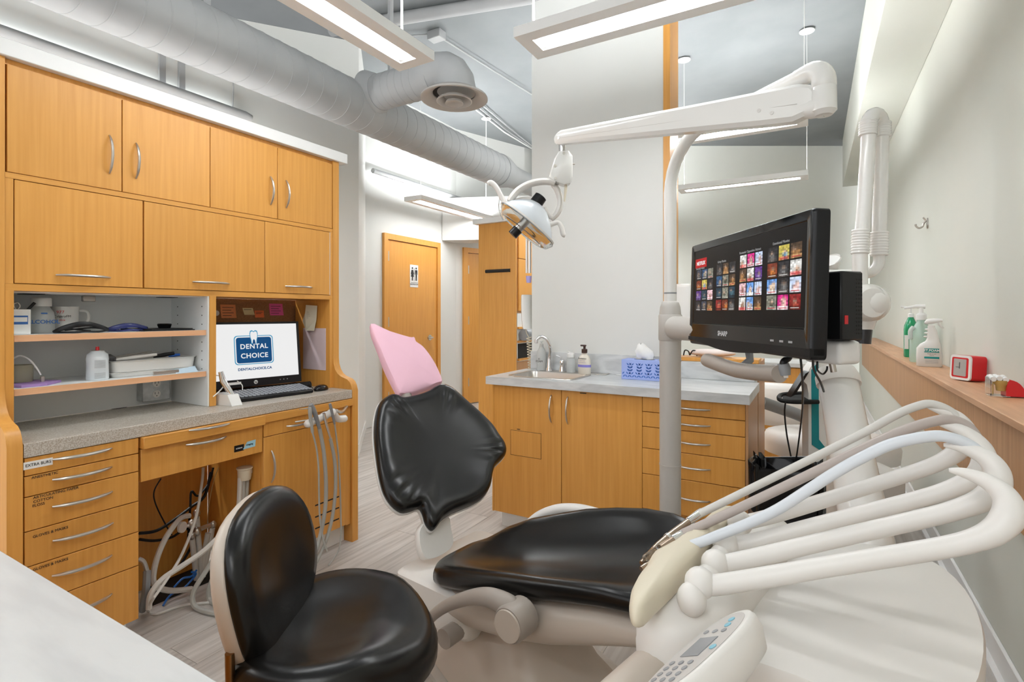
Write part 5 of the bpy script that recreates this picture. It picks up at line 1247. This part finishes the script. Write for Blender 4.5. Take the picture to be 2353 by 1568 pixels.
cable([at(1878, 832, 1.38), at(1878, 850, 1.4), at(1890, 860, 1.42), at(1899, 852, 1.42), at(1901, 842, 1.42)], .0025, black_p, 'black cable loop hanging under the white enclosure')
cable([at(1868, 825, 1.36), at(1870, 850, 1.4), at(1886, 880, 1.45), at(1893, 900, 1.5)], .003, black_p, 'black cable running from the television down to the arm')

# ================================================================ x-ray unit
xr = thing('xray_unit', at(1985, 700, 2.6), 'white wall x-ray unit with folded tube arm and round head', 'x-ray machine')
TX = 2.6
def Xp(x, y, o=0): return at(x, y, TX+o)
obj('arm_tube', MB().tube([Xp(1996, 300), Xp(1990, 420), Xp(1981, 540)], .033, 22), gloss_w, xr)
obj('arm_tube', MB().tube([Xp(2026, 300, .06), Xp(2023, 440, .06), Xp(2020, 545, .06)], .033, 22), gloss_w, xr)
ep = [Xp(1996, 312)]
for k in range(9): a = math.pi*k/8; ep.append(Xp(2010-14*math.cos(a), 290-26*math.sin(a), .06*k/8))
ep.append(Xp(2024, 312, .06))
obj('elbow', MB().tube(ep, .037, 22), gloss_w, xr)
def rib(x0, y0, x1, y1, o, n=9):
    m = MB(); pts, rr_ = [], []
    for k in range(n):
        for f, q in ((0, .0375), (.35, .0405), (.65, .0405), (.99, .0375)):
            t_ = (k+f)/n; pts.append(Xp(x0+(x1-x0)*t_, y0+(y1-y0)*t_, o)); rr_.append(q)
    return m.tube(pts, rr_, 22)
obj('ribbed_sleeve', rib(1995, 278, 1994, 312, 0, 6), gloss_w, xr, smooth=60); obj('ribbed_sleeve', rib(2027, 282, 2026, 316, .06, 6), gloss_w, xr, smooth=60)
obj('ribbed_sleeve', rib(1978, 528, 1976, 584, 0), gloss_w, xr, smooth=60); obj('ribbed_sleeve', rib(2021, 533, 2020, 588, .06), gloss_w, xr, smooth=60)
obj('neck', MB().tube([Xp(1976, 582), Xp(1976, 665)], .034, 20), gloss_w, xr)
obj('cross_tube', MB().tube([Xp(2020, 586, .06), Xp(2019, 606, .06), Xp(2008, 622, .06), Xp(1990, 629, .07), Xp(1940, 631, .1), Xp(1880, 631, .16)], .026, 18, 4), gloss_w, xr)
obj('head', MB().ell(Xp(1994, 697), .096, .1, .096), gloss_w, xr, smooth=60)
obj('head_face', MB().lathe([(.001, .088), (.07, .084), (.09, .06), (.098, .01), (.09, -.02)], Xp(1980, 697), 30, (Matrix.Rotation(YAW, 3, 'Z') @ Matrix.Rotation(R(90), 3, 'X'))), gloss_w, xr)
obj('cone_collar', MB().tube([Xp(1984, 715), Xp(1984, 757)], [.07, .044], 22), gloss_w, xr)
obj('cone', MB().tube([Xp(1984, 757), Xp(1982, 790)], [.039, .036], 22), mat('smoky black plastic', (.02, .02, .023), .15), xr)
obj('wall_arm', MB().tube([Xp(1900, 600, .2), Xp(1880, 610, .22), Xp(1700, 640, .35), Xp(1590, 650, .42)], [.07, .06, .045, .05], 20, 4), gloss_w, xr)
q = Xp(1572, 700, .42)
obj('wall_box', MB().box(-.711, 3.09, 1.12, -.60, 3.2, 1.42, .02, 3), gloss_w, xr)

# ================================================================ white swing arm, bin, trolley
sa = thing('swing_arm', onZ(1990, 1300, .4), 'thick white swing arm rising beside the instrument head', 'arm')
A0, A1 = at(1924, 868, 1.62), at(1998, 1268, 1.38)
obj('arm', MB().tube([A0, A0.lerp(A1, .5), A1], [.054, .056, .062], 26), gloss_w, sa)
obj('arm_cap', MB().tube([A0+(A0-A1)*.07-V((0, -.0, -.0)), A0+(A0-A1)*.05, A0, A0+(A1-A0)*.05], [.03, .052, .061, .0605], 26), cream_w, sa)
obj('post', MB().tube([V((A0.x-.005, A0.y+.13, 0)), V((A0.x-.005, A0.y+.13, 1.02))], .022, 22), cream, sa)
obj('yoke', MB().tube([V((A0.x-.005, A0.y+.13, .99)), A0-V((0, -.02, .01))], .024, 16), cream_w, sa)
obj('foot', MB().obox(V((A1.x, A1.y, .33)), (.18, .22, .14), Matrix.Rotation(R(20), 3, 'Z'), .03, 3), cream_w, sa)
obj('foot_column', MB().box(A1.x-.07, A1.y-.06, 0, A1.x+.07, A1.y+.1, .27, .01), cream, sa)
ub = thing('utility_box', at(2020, 1110, 1.75), 'pale grey utility box beside the swing arm', 'box')
c0 = at(2020, 1108, 1.75)
obj('upper_case', MB().obox(c0, (.09, .14, .1), Matrix.Rotation(R(25), 3, 'Z'), .012, 2), warm_g, ub)
obj('lower_case', MB().obox(c0+V((.0, .0, -.09)), (.075, .12, .07), Matrix.Rotation(R(25), 3, 'Z'), .02, 3), gloss_w, ub)
obj('stem', MB().box(c0.x-.03, c0.y-.02, 0, c0.x+.03, c0.y+.05, c0.z-.126), cream_y, ub)
# bin
bc0 = V((-.10, 2.60, 0)); bn = thing('waste_bin', bc0, 'black waste bin with bag beside the sink cabinet', 'bin')
def sq(h, z, jit=0, r=.04):
    pts = []
    for cx_, cy_, s in ((h-r, h*.8-r, 0), (-h+r, h*.8-r, 1), (-h+r, -h*.8+r, 2), (h-r, -h*.8+r, 3)):
        for k in range(7):
            an = R(90*s+15*k); j = jit*math.sin(len(pts)*2.4)
            pts.append(bc0+V((cx_+(r+j)*math.cos(an), cy_+(r+j)*math.sin(an), z+j*1.2)))
    return pts
obj('bucket', MB().loft([sq(.105, 0), sq(.11, .02), sq(.135, .56), sq(.13, .565), sq(.105, .04)]), black_m, bn)
obj('bag', MB().loft([sq(.137, .38, .006), sq(.142, .45, .008), sq(.146, .56, .005), sq(.142, .59, .012), sq(.13, .58, .008), sq(.115, .40, .01), sq(.1, .3, 0)]), black_g, bn, smooth=70)
# scanner trolley with teal stripe
tt = 2.75
def Tq(x, y, o=0): return at(x, y, tt+o)
tq = thing('scanner_trolley', onZ(1872, 1400, 0), 'white and teal scanner trolley with black tray behind the bin', 'trolley')
def panel(pts, o, th): return MB().loft([[Tq(x, y)+fw*(o) for x, y in pts], [Tq(x, y)+fw*(o+th) for x, y in pts]])
obj('column', panel([(1872, 832), (1862, 845), (1846, 876), (1854, 884), (1858, 905), (1857, 1350), (1905, 1350), (1905, 832)], 0, .06), gloss_w, tq)
obj('teal_stripe', panel([(1864, 850), (1880, 832), (1881, 1010), (1899, 1033), (1893, 1042), (1865, 1022)], -.004, .0035), teal, tq)
obj('tray', MB().tube([Tq(1880, 924, -.03), Tq(1830, 924, -.04), Tq(1798, 921, -.03), Tq(1790, 915, .02), Tq(1800, 907, .08), Tq(1850, 904, .1)], [.012]*6, 8, 5), black_m, tq)
obj('tray_plate', MB().poly([Tq(1875, 922, -.025), Tq(1800, 919, -.025), Tq(1796, 910, .06), Tq(1852, 906, .09)]), black_m, tq, smooth=0)
obj('tablet', panel([(1846, 858), (1855, 853), (1823, 906), (1812, 912)], -.02, .05), black_p, tq)
obj('base', MB().cyl((Tq(1878, 1200).x, Tq(1878, 1200).y+.03, 0), (Tq(1878, 1200).x, Tq(1878, 1200).y+.03, .05), .2), gloss_w, tq)
cable([at(*q) for q in ((1838, 806, 1.33), (1842, 850, 1.38), (1845, 900, 1.5), (1842, 960, 1.8), (1830, 1050, 2.3), (1823, 1070, 2.45))], .003, black_p, 'long black cable hanging straight below the television')
for pts, lb in (([(1805, 925), (1803, 950), (1808, 1000), (1820, 1062)], 'black cable sagging from the trolley tray'),):
    cable([at(x, y, 2.7) for x, y in pts], .004, black_p, lb)
pg = thing('cable_plug', at(1800, 835, 1.39), 'black cable plug hanging under the television', 'plug')
obj('cord', MB().tube([at(1818, 800, 1.40), at(1812, 822, 1.40), at(1802, 830, 1.39), at(1799, 838, 1.39)], .009, 10, 4), black_p, pg)
obj('plug_body', MB().tube([at(1799, 836, 1.39), at(1801, 846, 1.39), at(1803, 862, 1.39)], [.014, .017, .015], 12), grey_p, pg)
obj('plug_tip', MB().tube([at(1803, 861, 1.39), at(1804, 868, 1.39)], .011, 4), steel, pg)

# neighbouring room
nc = thing('drawer_cabinet', (.0, 5, 0), 'honey maple drawer cabinet in the neighbouring room', 'cabinet')
q0, q1 = onY(1760, 845, 4.6), onY(1868, 845, 4.6)
NX0, NX1 = q0.x-.5, q1.x+.02
obj('body', MB().box(NX0, 4.62, .08, NX1, 5.0, .83), wood, nc)
obj('toe_kick', MB().box(NX0+.02, 4.66, 0, NX1-.02, 4.98, .0795), white_in, nc)
obj('top', MB().box(NX0-.02, 4.58, .8305, NX1+.02, 5.02, .86), white_lam, nc)
zz2 = [.825, .70, .56, .40, .24, .09]
for k in range(5):
    d = obj('drawer', MB().box(NX0+.4, 4.602, zz2[k+1]+.003, NX1-.003, 4.619, zz2[k]-.003), wood, nc)
    arc_handle((NX1-.36, 4.602, (zz2[k]+zz2[k+1])/2+.01), (NX1-.2, 4.602, (zz2[k]+zz2[k+1])/2+.01), (0, -1, 0), parent=d)
nd = thing('neighbour_chair', onZ(1820, 1150, 0), 'pale cream dental chair in the neighbouring room', 'dental chair')
q = onZ(1815, 1035, .42)
q = V((.08, 3.75, 0))
obj('seat', MB().loft([[q+V((x, y*k, z)) for x, y in [(math.cos(a)*.36*k2, math.sin(a)*.26) for a in [2*math.pi*j/28 for j in range(28)]]] for z, k, k2 in ((.36, .8, .85), (.38, 1, 1), (.45, 1.03, 1.02), (.50, .95, .96), (.52, .7, .8))]), cream_w, nd, smooth=60)
obj('back', MB().loft([[q+V((-.3+x, .35+y, z)) for x, y in [(math.cos(a)*.28*k, math.sin(a)*.08*k+z*.2) for a in [2*math.pi*j/24 for j in range(24)]]] for z, k in ((.45, .7), (.5, 1), (.62, 1.0), (.7, .9), (.74, .5))]), cream_w, nd, smooth=60)
obj('base', MB().box(q.x-.25, q.y-.15, 0, q.x+.25, q.y+.2, .35, .04), warm_g, nd)
obj('corrugated_hose', MB().tube([at(1752, 925, 3.4), at(1790, 938, 3.4), at(1830, 952, 3.35), at(1868, 968, 3.3)], .038, 14, 4), mat('dark grey hose', (.16, .16, .155), .4), None, 'thick dark hose crossing the neighbouring drawers', 'hose')
# ================================================================ instrument delivery head
dh = thing('delivery_unit', (0, 1.0, .7), 'white dental instrument head with four whip arms', 'delivery unit')
ZTOP = .775
def top(x, y, z=ZTOP): return onZ(x, y, z)
tray_px = [(1462, 1425), (1500, 1440), (1600, 1478), (1700, 1512), (1830, 1556), (1960, 1612), (2080, 1650), (2180, 1640), (2240, 1590), (2262, 1530), (2266, 1470), (2252, 1410), (2222, 1355), (2172, 1305), (2100, 1270), (2000, 1250), (1880, 1240), (1760, 1232), (1700, 1236), (1640, 1285), (1560, 1350), (1500, 1395)]
tp0 = [top(x, y) for x, y in tray_px]
tp1 = closed_smooth(tp0, 2); tcn = sum(tp1, V((0, 0, 0)))/len(tp1)
def tring(k, z): return [V((tcn.x+(p.x-tcn.x)*k, tcn.y+(p.y-tcn.y)*k, z)) for p in tp1]
obj('tray', MB().loft([tring(.9, ZTOP-.075), tring(.975, ZTOP-.066), tring(.995, ZTOP-.05), tring(1.0, ZTOP-.02), tring(1.0, ZTOP-.008), tring(.985, ZTOP), tring(.9, ZTOP+.001), tring(.4, ZTOP)]), cream_w, dh, smooth=50)
# near-side rail with clips
r0, r1 = top(1700, 1498, ZTOP-.035), top(1990, 1600, ZTOP-.045)
obj('side_rail', MB().tube([r0, r0.lerp(r1, .06), r1], [.006, .0035, .0035], 10), white_p, dh)
obj('rail_end', MB().tube([r0-(r1-r0)*.02, r0+(r1-r0)*.05], .008, 10), white_p, dh)
for k in (.33, .47): obj('rail_clip', MB().ell(r0.lerp(r1, k)+V((0, 0, .008)), .006, .006, .008), black_p, dh)
# raised housing under the pivots
hs_px = [(1470, 1418), (1560, 1452), (1640, 1440), (1700, 1400), (1745, 1345), (1790, 1285), (1820, 1235), (1815, 1205), (1770, 1190), (1705, 1188), (1650, 1215), (1560, 1315), (1500, 1375)]
hp0 = closed_smooth([onZ(x, y, .80) for x, y in hs_px], 2); hcn2 = sum(hp0, V((0, 0, 0)))/len(hp0)
def hr(k, z): return [V((hcn2.x+(p.x-hcn2.x)*k, hcn2.y+(p.y-hcn2.y)*k, z)) for p in hp0]
obj('pivot_housing', MB().loft([hr(1.03, .748), hr(1.035, .772), hr(1.0, .795), hr(.9, .812), hr(.6, .822), hr(.2, .826)]), cream_w, dh, smooth=70)
# cream scalloped holder pad
pad_px = [(1447, 1400), (1450, 1375), (1464, 1350), (1482, 1328), (1486, 1316), (1500, 1294), (1520, 1282), (1545, 1268), (1556, 1262), (1585, 1240), (1618, 1222), (1640, 1195), (1668, 1175), (1700, 1180), (1690, 1200), (1650, 1240), (1600, 1292), (1550, 1345), (1500, 1392), (1474, 1418), (1455, 1420)]
pp0 = closed_smooth([onZ(x, y, .835) for x, y in pad_px], 2); pcn2 = sum(pp0, V((0, 0, 0)))/len(pp0)
def pr(k, z): return [V((pcn2.x+(p.x-pcn2.x)*k, pcn2.y+(p.y-pcn2.y)*k, z)) for p in pp0]
obj('holder_pad', MB().loft([pr(.96, .818), pr(1.0, .824), pr(1.01, .833), pr(.985, .846), pr(.9, .854), pr(.6, .858), pr(.2, .86)]), cream_y, dh, smooth=70)
# whip arms: (pivot px, pivot t) -> straight rod -> hooked end
arms = [
    ([(1609, 1343, .775), (1660, 1343, .765), (1900, 1303, .725), (2150, 1262, .69), (2235, 1243, .675), (2285, 1222, .668), (2314, 1192, .668), (2318, 1160, .675), (2300, 1130, .685), (2262, 1104, .70), (2215, 1087, .715), (2180, 1081, .725)], .0135),
    ([(1644, 1299, .85), (1700, 1290, .84), (1900, 1243, .80), (2130, 1190, .76), (2210, 1168, .745), (2262, 1146, .738), (2289, 1118, .738), (2290, 1085, .745), (2270, 1056, .755), (2232, 1036, .77), (2200, 1027, .78), (2168, 1023, .79)], .0132),
    ([(1668, 1255, .915), (1740, 1243, .905), (1920, 1196, .87), (2120, 1145, .83), (2190, 1122, .815), (2240, 1098, .808), (2262, 1066, .81), (2256, 1035, .82), (2234, 1008, .83), (2205, 988, .84), (2180, 980, .85), (2158, 975, .855)], .0128),
    ([(1700, 1204, .985), (1790, 1182, .975), (1950, 1133, .94), (2110, 1082, .905), (2165, 1060, .89), (2200, 1037, .885), (2220, 1006, .885), (2214, 982, .89), (2195, 960, .90), (2170, 946, .905), (2150, 940, .91), (2132, 936, .915)], .0125)]
for pts, r in arms:
    P = [at(x, y, t) for x, y, t in pts]; n = len(P)
    rr_ = [r*1.08, r*1.08, r, r, r*1.02, r*1.18, r*1.3, r*1.2, r, r*.75, r*.5, r*.2]
    a = obj('whip_arm', MB().tube(P, rr_, 18, 5, flat=1.0), cream_w, dh, smooth=70)
    d0 = (P[1]-P[0]).normalized(); dn_ = V((d0.y, -d0.x, 0)).normalized(); dn_ = dn_ if dn_.y < 0 else -dn_
    obj('pivot_ball', MB().ell(P[0]+V((0, 0, .002)), .0225, .0225, .0225), cream_w, dh, smooth=70)
    obj('pivot_knob', MB().ell(P[0]+dn_*.016-d0*.012+V((0, 0, -.014)), .021, .021, .024), cream_w, dh, smooth=70)
# hoses back to the holder with handpieces
hoses = [
    ([(1604, 1183, .99), (1700, 1136, .98), (1850, 1062, .96), (1986, 994, .93), (2060, 953, .92), (2110, 933, .915), (2142, 929, .91), (2184, 946, .90), (2215, 980, .888)], .0072, pale_h, 'pale grey'),
    ([(1565, 1229, .95), (1650, 1191, .945), (1800, 1120, .92), (2008, 1020, .87), (2080, 989, .86), (2140, 970, .855), (2184, 965, .85), (2228, 985, .84), (2262, 1040, .82)], .0082, taupe_h, 'taupe'),
    ([(1539, 1266, .90), (1600, 1250, .895), (1657, 1228, .89), (1720, 1203, .88), (1789, 1170, .865), (1855, 1128, .85), (1920, 1086, .835), (1985, 1050, .82), (2052, 1020, .805), (2140, 1003, .79), (2190, 1008, .78), (2240, 1032, .77), (2285, 1085, .745)], .0085, blue_h, 'bluish white')]
tips = [((1604, 1183, .99), (1542, 1228, .945), (1512, 1253, .92), (1480, 1285, .895)), ((1565, 1229, .95), (1510, 1265, .905), (1490, 1280, .885), (1474, 1295, .87)), ((1539, 1266, .90), (1515, 1283, .88), (1492, 1297, .865), (1473, 1308, .855))]
for (pts, r, m_, nm), tp_ in zip(hoses, tips):
    hsx = obj('hose', MB().tube([at(*p) for p in pts], r, 14, 5), m_, dh, smooth=70)
    q = [at(*p) for p in tp_]
    obj('connector', MB().tube([q[0]+(q[0]-q[1])*.15, q[0], q[0].lerp(q[1], .35), q[0].lerp(q[1], .38)], [r*1.02, r*1.08, r*1.0, r*.9], 14), chrome, hsx)
    obj('handpiece', MB().tube([q[0].lerp(q[1], .36), q[1], q[2], q[3]], [r*.85, r*.8, r*.72, r*.5], 14), mat('bronzed steel', (.42, .33, .26), .22, 1) if 'bronzed steel' not in MATS else MATS['bronzed steel'], hsx)
    obj('collar', MB().tube([q[1].lerp(q[2], .2), q[1].lerp(q[2], .35)], r*.95, 14), chrome, hsx)
# plastic syringe tip lying on the holder
obj('syringe_sleeve', MB().tube([at(1518, 1262, .885), at(1482, 1284, .87)], [.008, .006], 10), clear, dh)
# bracket and supporting arm
obj('bracket', MB().prism([onZ(1462, 1440, .72), onZ(1478, 1470, .72), onZ(1585, 1520, .72), onZ(1640, 1440, .72), onZ(1520, 1400, .72)], (0, 0, -.028)), taupe, dh)
s0_, s1_ = at(1535, 1500, .80), at(1395, 1640, .66)
obj('support_arm', MB().tube([at(1570, 1475, .84), s0_, s1_, at(1300, 1760, .6)], [.026, .030, .032, .032], 18, 4, flat=.8), cream, dh, smooth=60)
obj('arm_joint', MB().tube([s0_+V((.03, .01, .03)), s0_+V((.03, .01, -.03))], .034, 22), cream, dh)
# control pad on the near side
k0_, k1_ = at(1712, 1420, .70), at(1480, 1640, .585)
ka_ = (k1_-k0_).normalized(); kcen = k0_.lerp(k1_, .48)
kn3 = ((_O-kcen).normalized()*.45+V((-.75, .25, .55))).normalized(); kn3 = (kn3-ka_*kn3.dot(ka_)).normalized(); kl = kn3.cross(ka_).normalized()
Lh = (k1_-k0_).length*.52
cp_ = thing('control_pad', kcen, 'oval white control keypad in front of the instrument head', 'keypad')
def kring(k, o, kk=1):
    out = []
    for j in range(40):
        a = 2*math.pi*j/40; out.append(kcen+ka_*(Lh*k*math.copysign(abs(math.cos(a))**.8, math.cos(a)))+kl*(.042*k*math.copysign(abs(math.sin(a))**.8, math.sin(a)))+kn3*o)
    return out
obj('case', MB().loft([kring(.6, -.04), kring(.9, -.032), kring(1.0, -.012), kring(1.0, .002), kring(.96, .008), kring(.9, .0095), kring(.3, .0095)]), cream_w, cp_, smooth=60)
def kpt(u, v, o=.0105): return kcen+ka_*(Lh*u)+kl*(.042*v)+kn3*o
obj('face', MB().loft([kring(.86, .0098), kring(.86, .0102)]), mat('pale grey keypad film', (.58, .55, .52), .5), cp_)
obj('display', MB().prism([kpt(-.28, -.45), kpt(-.28, .35), kpt(.12, .35), kpt(.12, -.45)], kn3*.0006), mat('grey display', (.30, .31, .33), .25), cp_)
cy = mat('cyan key', (.25, .55, .68), .4)
for u, v in ((-.05, .62), (-.55, .2), (-.68, .1)): obj('cyan_key', MB().lathe([(.001, 0), (.005, 0), (.005, .0008), (.001, .0008)], kpt(u, v), 10, Matrix((ka_, kl, kn3)).transposed()), cy, cp_)
km = MB().lathe([(.001, 0), (.0042, 0), (.0042, .0008), (.001, .0008)], (0, 0, 0), 8).mesh('key', MATS['grey print'], 0)
for i in range(5):
    for j in range(3): put('key', km, frame(ka_, kl, kn3, kpt(.25+.11*i, -.5+.42*j)), cp_)
for j in range(3): put('key', km, frame(ka_, kl, kn3, kpt(-.42, -.5+.4*j)), cp_)

# ================================================================ assistant instruments on the desk front
ah = thing('instrument_holder', onX(745, 965, -2.1), 'white rounded holder bar with four hanging suction tips', 'holder')
XH = -2.08
m = MB(); h0, h1 = onX(702, 977, XH), onX(770, 945, XH)
pts, rr_ = [], []
for k in range(17):
    t_ = k/16; pts.append(h0.lerp(h1, t_)); rr_.append(.0165+.004*abs(math.sin(t_*math.pi*4))+(-.004 if k in (0, 16) else 0))
obj('bar', MB().tube(pts, rr_, 16), gloss_w, ah, smooth=70)
obj('end_bar', MB().tube([h1+V((-.01, 0, -.008)), onX(775, 962, XH-.02), onX(792, 962, XH-.02), onX(796, 961, XH-.02)], [.016, .019, .019, .009], 14, 3), gloss_w, ah, smooth=70)
obj('bracket', MB().tube([h1+V((0, .01, 0)), onX(786, 947, XH-.03), (XL+.0085, 1.985, h1.z-.01)], .008, 10, 3), steel, ah)
obj('bracket_rod', MB().tube([onX(678, 970, XH-.05), onX(705, 966, XH-.02)], .004, 8), steel, ah)
tipd = [((712, 935), (713, 958), (718, 994), .0085, grey_h, [(718, 994), (727, 1030), (732, 1075), (733, 1130), (735, 1190), (743, 1240), (752, 1268)], .0042, 'thin'),
        ((714, 930), (723, 948), (734, 985), .011, MATS['grey plastic'], [(734, 985), (744, 1040), (749, 1110), (747, 1170), (735, 1235), (720, 1280), (690, 1330)], .0095, 'thick'),
        ((744, 950), (750, 978), (759, 1008), .0075, chrome, [(759, 1008), (769, 1060), (771, 1120), (765, 1180), (752, 1235), (735, 1275), (712, 1320)], .0085, 'mid'),
        ((758, 928), (762, 945), (769, 975), .007, MATS['grey plastic'], [(769, 975), (777, 1040), (781, 1110), (783, 1180), (783, 1235), (776, 1268), (755, 1300)], .004, 'thin2')]
for (a, b, c, r, mt, hosep, hr_, nm) in tipd:
    A_, B_, C_ = onX(*a, XH+.022), onX(*b, XH+.02), onX(*c, XH+.016)
    it = obj('suction_tip', MB().tube([A_, A_.lerp(B_, .5), B_, C_], [r*.95, r*1.15, r, r*.8], 12), mt if nm != 'thin' else grey_h, ah)
    n_ = len(hosep); hp_3 = []
    for i, (x, y) in enumerate(hosep):
        p = onX(x, y, XH+.014+.05*(i/(n_-1))**2)
        p.z = max(p.z, hr_+.001); hp_3.append(p)
    obj('hose', MB().tube(hp_3, hr_, 10, 5), grey_h, it)
obj('mirror_tray', MB().tube([onX(688, 941, XH), onX(708, 939, XH)], [.004, .009], 8, flat=.4), steel, ah)

# ================================================================ plumbing in the knee space
XK = -2.45
def K(x, y, X=XK): return onX(x, y, X)
hole = onZ(430, 1320, .002)
obj('floor_opening', MB().prism([onZ(322, 1405, .0012), onZ(500, 1330, .0012), onZ(508, 1318, .0012), onZ(470, 1300, .0012), onZ(330, 1320, .0012)], (0, 0, .0006)), dark, None, 'dark opening in the floor under the desk', 'opening')
cn = thing('hose_canister', K(562, 1085, -2.3), 'cream hose canister hung under the desk drawer', 'canister')
c = onX(562, 1085, -2.27)
obj('cup', MB().lathe([(.001, -.035), (.026, -.035), (.029, -.02), (.03, .012), (.034, .016), (.034, .022), (.001, .024)], c, 24), cream_y, cn)
obj('bracket', MB().box(c.x-.008, c.y+.025, c.z-.012, c.x+.008, c.y+.048, c.z+.006), white_p, cn)
paths = [([(552, 1098), (550, 1150), (545, 1180), (520, 1215), (470, 1265), (420, 1300), (375, 1330), (347, 1365), (342, 1400)], .0115, pale_h, 'cream hose curving from the canister to the floor opening'),
         ([(560, 1098), (556, 1160), (540, 1210), (510, 1255), (475, 1310), (450, 1350), (442, 1378), (452, 1398), (480, 1408), (510, 1412)], .0105, grey_h, 'grey hose looping out onto the floor, lower loop'),
         ([(568, 1098), (566, 1140), (558, 1180), (545, 1220), (525, 1260), (495, 1315), (480, 1355), (482, 1380), (500, 1392), (530, 1395)], .0095, grey_h, 'grey hose looping out onto the floor, upper loop')]
for pts, r, m_, lb in paths:
    P = []
    for i, (x, y) in enumerate(pts):
        p = onX(x, y, -2.27); q = onZ(x, y, r)
        P.append(p if p.z > r+.01 else q)
    cable(P, r, m_, lb, 'floor_hose', 6, 'hose')
cable([K(435, 1186, -2.48), K(415, 1192, -2.46), K(385, 1230, -2.42), K(362, 1280, -2.40), K(352, 1330, -2.38), K(362, 1350, -2.36), K(395, 1358, -2.36), K(440, 1354, -2.38)], .0115, pale_h, 'pale thick hose arching from the shut-off valves', 'floor_hose', 6, 'hose')
cable([K(467, 1075, -2.4), K(464, 1110, -2.38), K(450, 1190, -2.34), K(420, 1270, -2.3), K(385, 1330, -2.26), K(350, 1380, -2.22), onZ(341, 1405, .005), onZ(360, 1412, .005), onZ(420, 1392, .005), onZ(480, 1386, .005), onZ(520, 1386, .005)], .006, pale_h, 'thin pale hose crossing down to the floor front', 'floor_hose', 6, 'hose')
vl = thing('shutoff_valves', K(440, 1300, -2.5), 'pipes with shut-off valves standing under the desk', 'valve')
for a, b in (((440, 1225), (452, 1345)), ((452, 1190), (463, 1345)), ((488, 1215), (466, 1345)), ((478, 1225), (460, 1340))):
    pa, pb_ = K(*a, -2.5), K(*b, -2.5); pb_.z = max(pb_.z, .003)
    obj('pipe', MB().tube([pa, pb_], .0125, 12), pale_h, vl)
obj('cross_pipe', MB().tube([K(447, 1222, -2.49), K(470, 1212, -2.49), K(490, 1205, -2.49)], .011, 10), steel, vl)
for x, y, s in ((440, 1205, .022), (452, 1180, .02), (453, 1222, .022), (490, 1206, .018), (441, 1232, .018)): obj('valve_body', MB().ell(K(x, y, -2.485), s*.8, s*.8, s, None, 12, 8), steel, vl)
obj('valve_wheel', MB().tube([K(416, 1212, -2.47), K(421, 1212, -2.46)], .024, 16).tube([K(418, 1212, -2.47), K(438, 1208, -2.485)], .006, 8), cream_w, vl)
obj('valve_stem', MB().cyl(K(454, 1180, -2.485), K(455, 1168, -2.485), .006, n=8), chrome, vl)
bkc = [([(320, 1226), (360, 1220), (400, 1195), (440, 1165), (470, 1140), (485, 1085)], .007, 'upper black cable sagging across the knee space'), ([(320, 1240), (355, 1243), (395, 1235), (430, 1215), (440, 1250), (420, 1290), (395, 1320)], .006, 'lower black cable sagging across the knee space'),
       ([(490, 1075), (480, 1110), (455, 1140), (440, 1130), (437, 1170), (432, 1240)], .005, 'black cable dropping behind the pale hose'), ([(370, 1100), (354, 1130), (358, 1160), (380, 1205), (395, 1230)], .003, 'thin dark wire hanging near the drawer pedestal'),
       ([(505, 1068), (490, 1110), (478, 1180), (475, 1260)], .0018, 'thin tan wire under the desk')]
for pts, r, lb in bkc: cable([K(x, y, -2.53) for x, y in pts], r, black_p if r > .002 else mat('tan wire', (.4, .28, .12), .5), lb)
blue_c = mat('blue tubing', (.01, .12, .45), .35)
for i, pts in enumerate(([(400, 1350), (420, 1330), (440, 1325), (452, 1310)], [(410, 1362), (430, 1345), (450, 1320), (440, 1315)], [(375, 1392), (390, 1370), (415, 1355), (435, 1350)])):
    cable([K(x, y, -2.42) if K(x, y, -2.42).z > .01 else onZ(x, y, .008) for x, y in pts], .0045, blue_c, ['upper blue tube in the floor opening', 'middle blue tube in the floor opening', 'lower blue tube in the floor opening'][i], 'blue_tube', 5, 'tube')
cable([onX(318, 1285, -2.33), onX(330, 1292, -2.32), onX(338, 1315, -2.31)], .009, galv, 'steel flexible conduit beside the drawer pedestal', 'conduit', 5, 'conduit')
cable([onX(338, 1312, -2.31), onX(335, 1360, -2.30), onZ(328, 1402, .02)], .014, grey_p, 'dark grey pipe beside the drawer pedestal', 'pipe', 5, 'pipe')
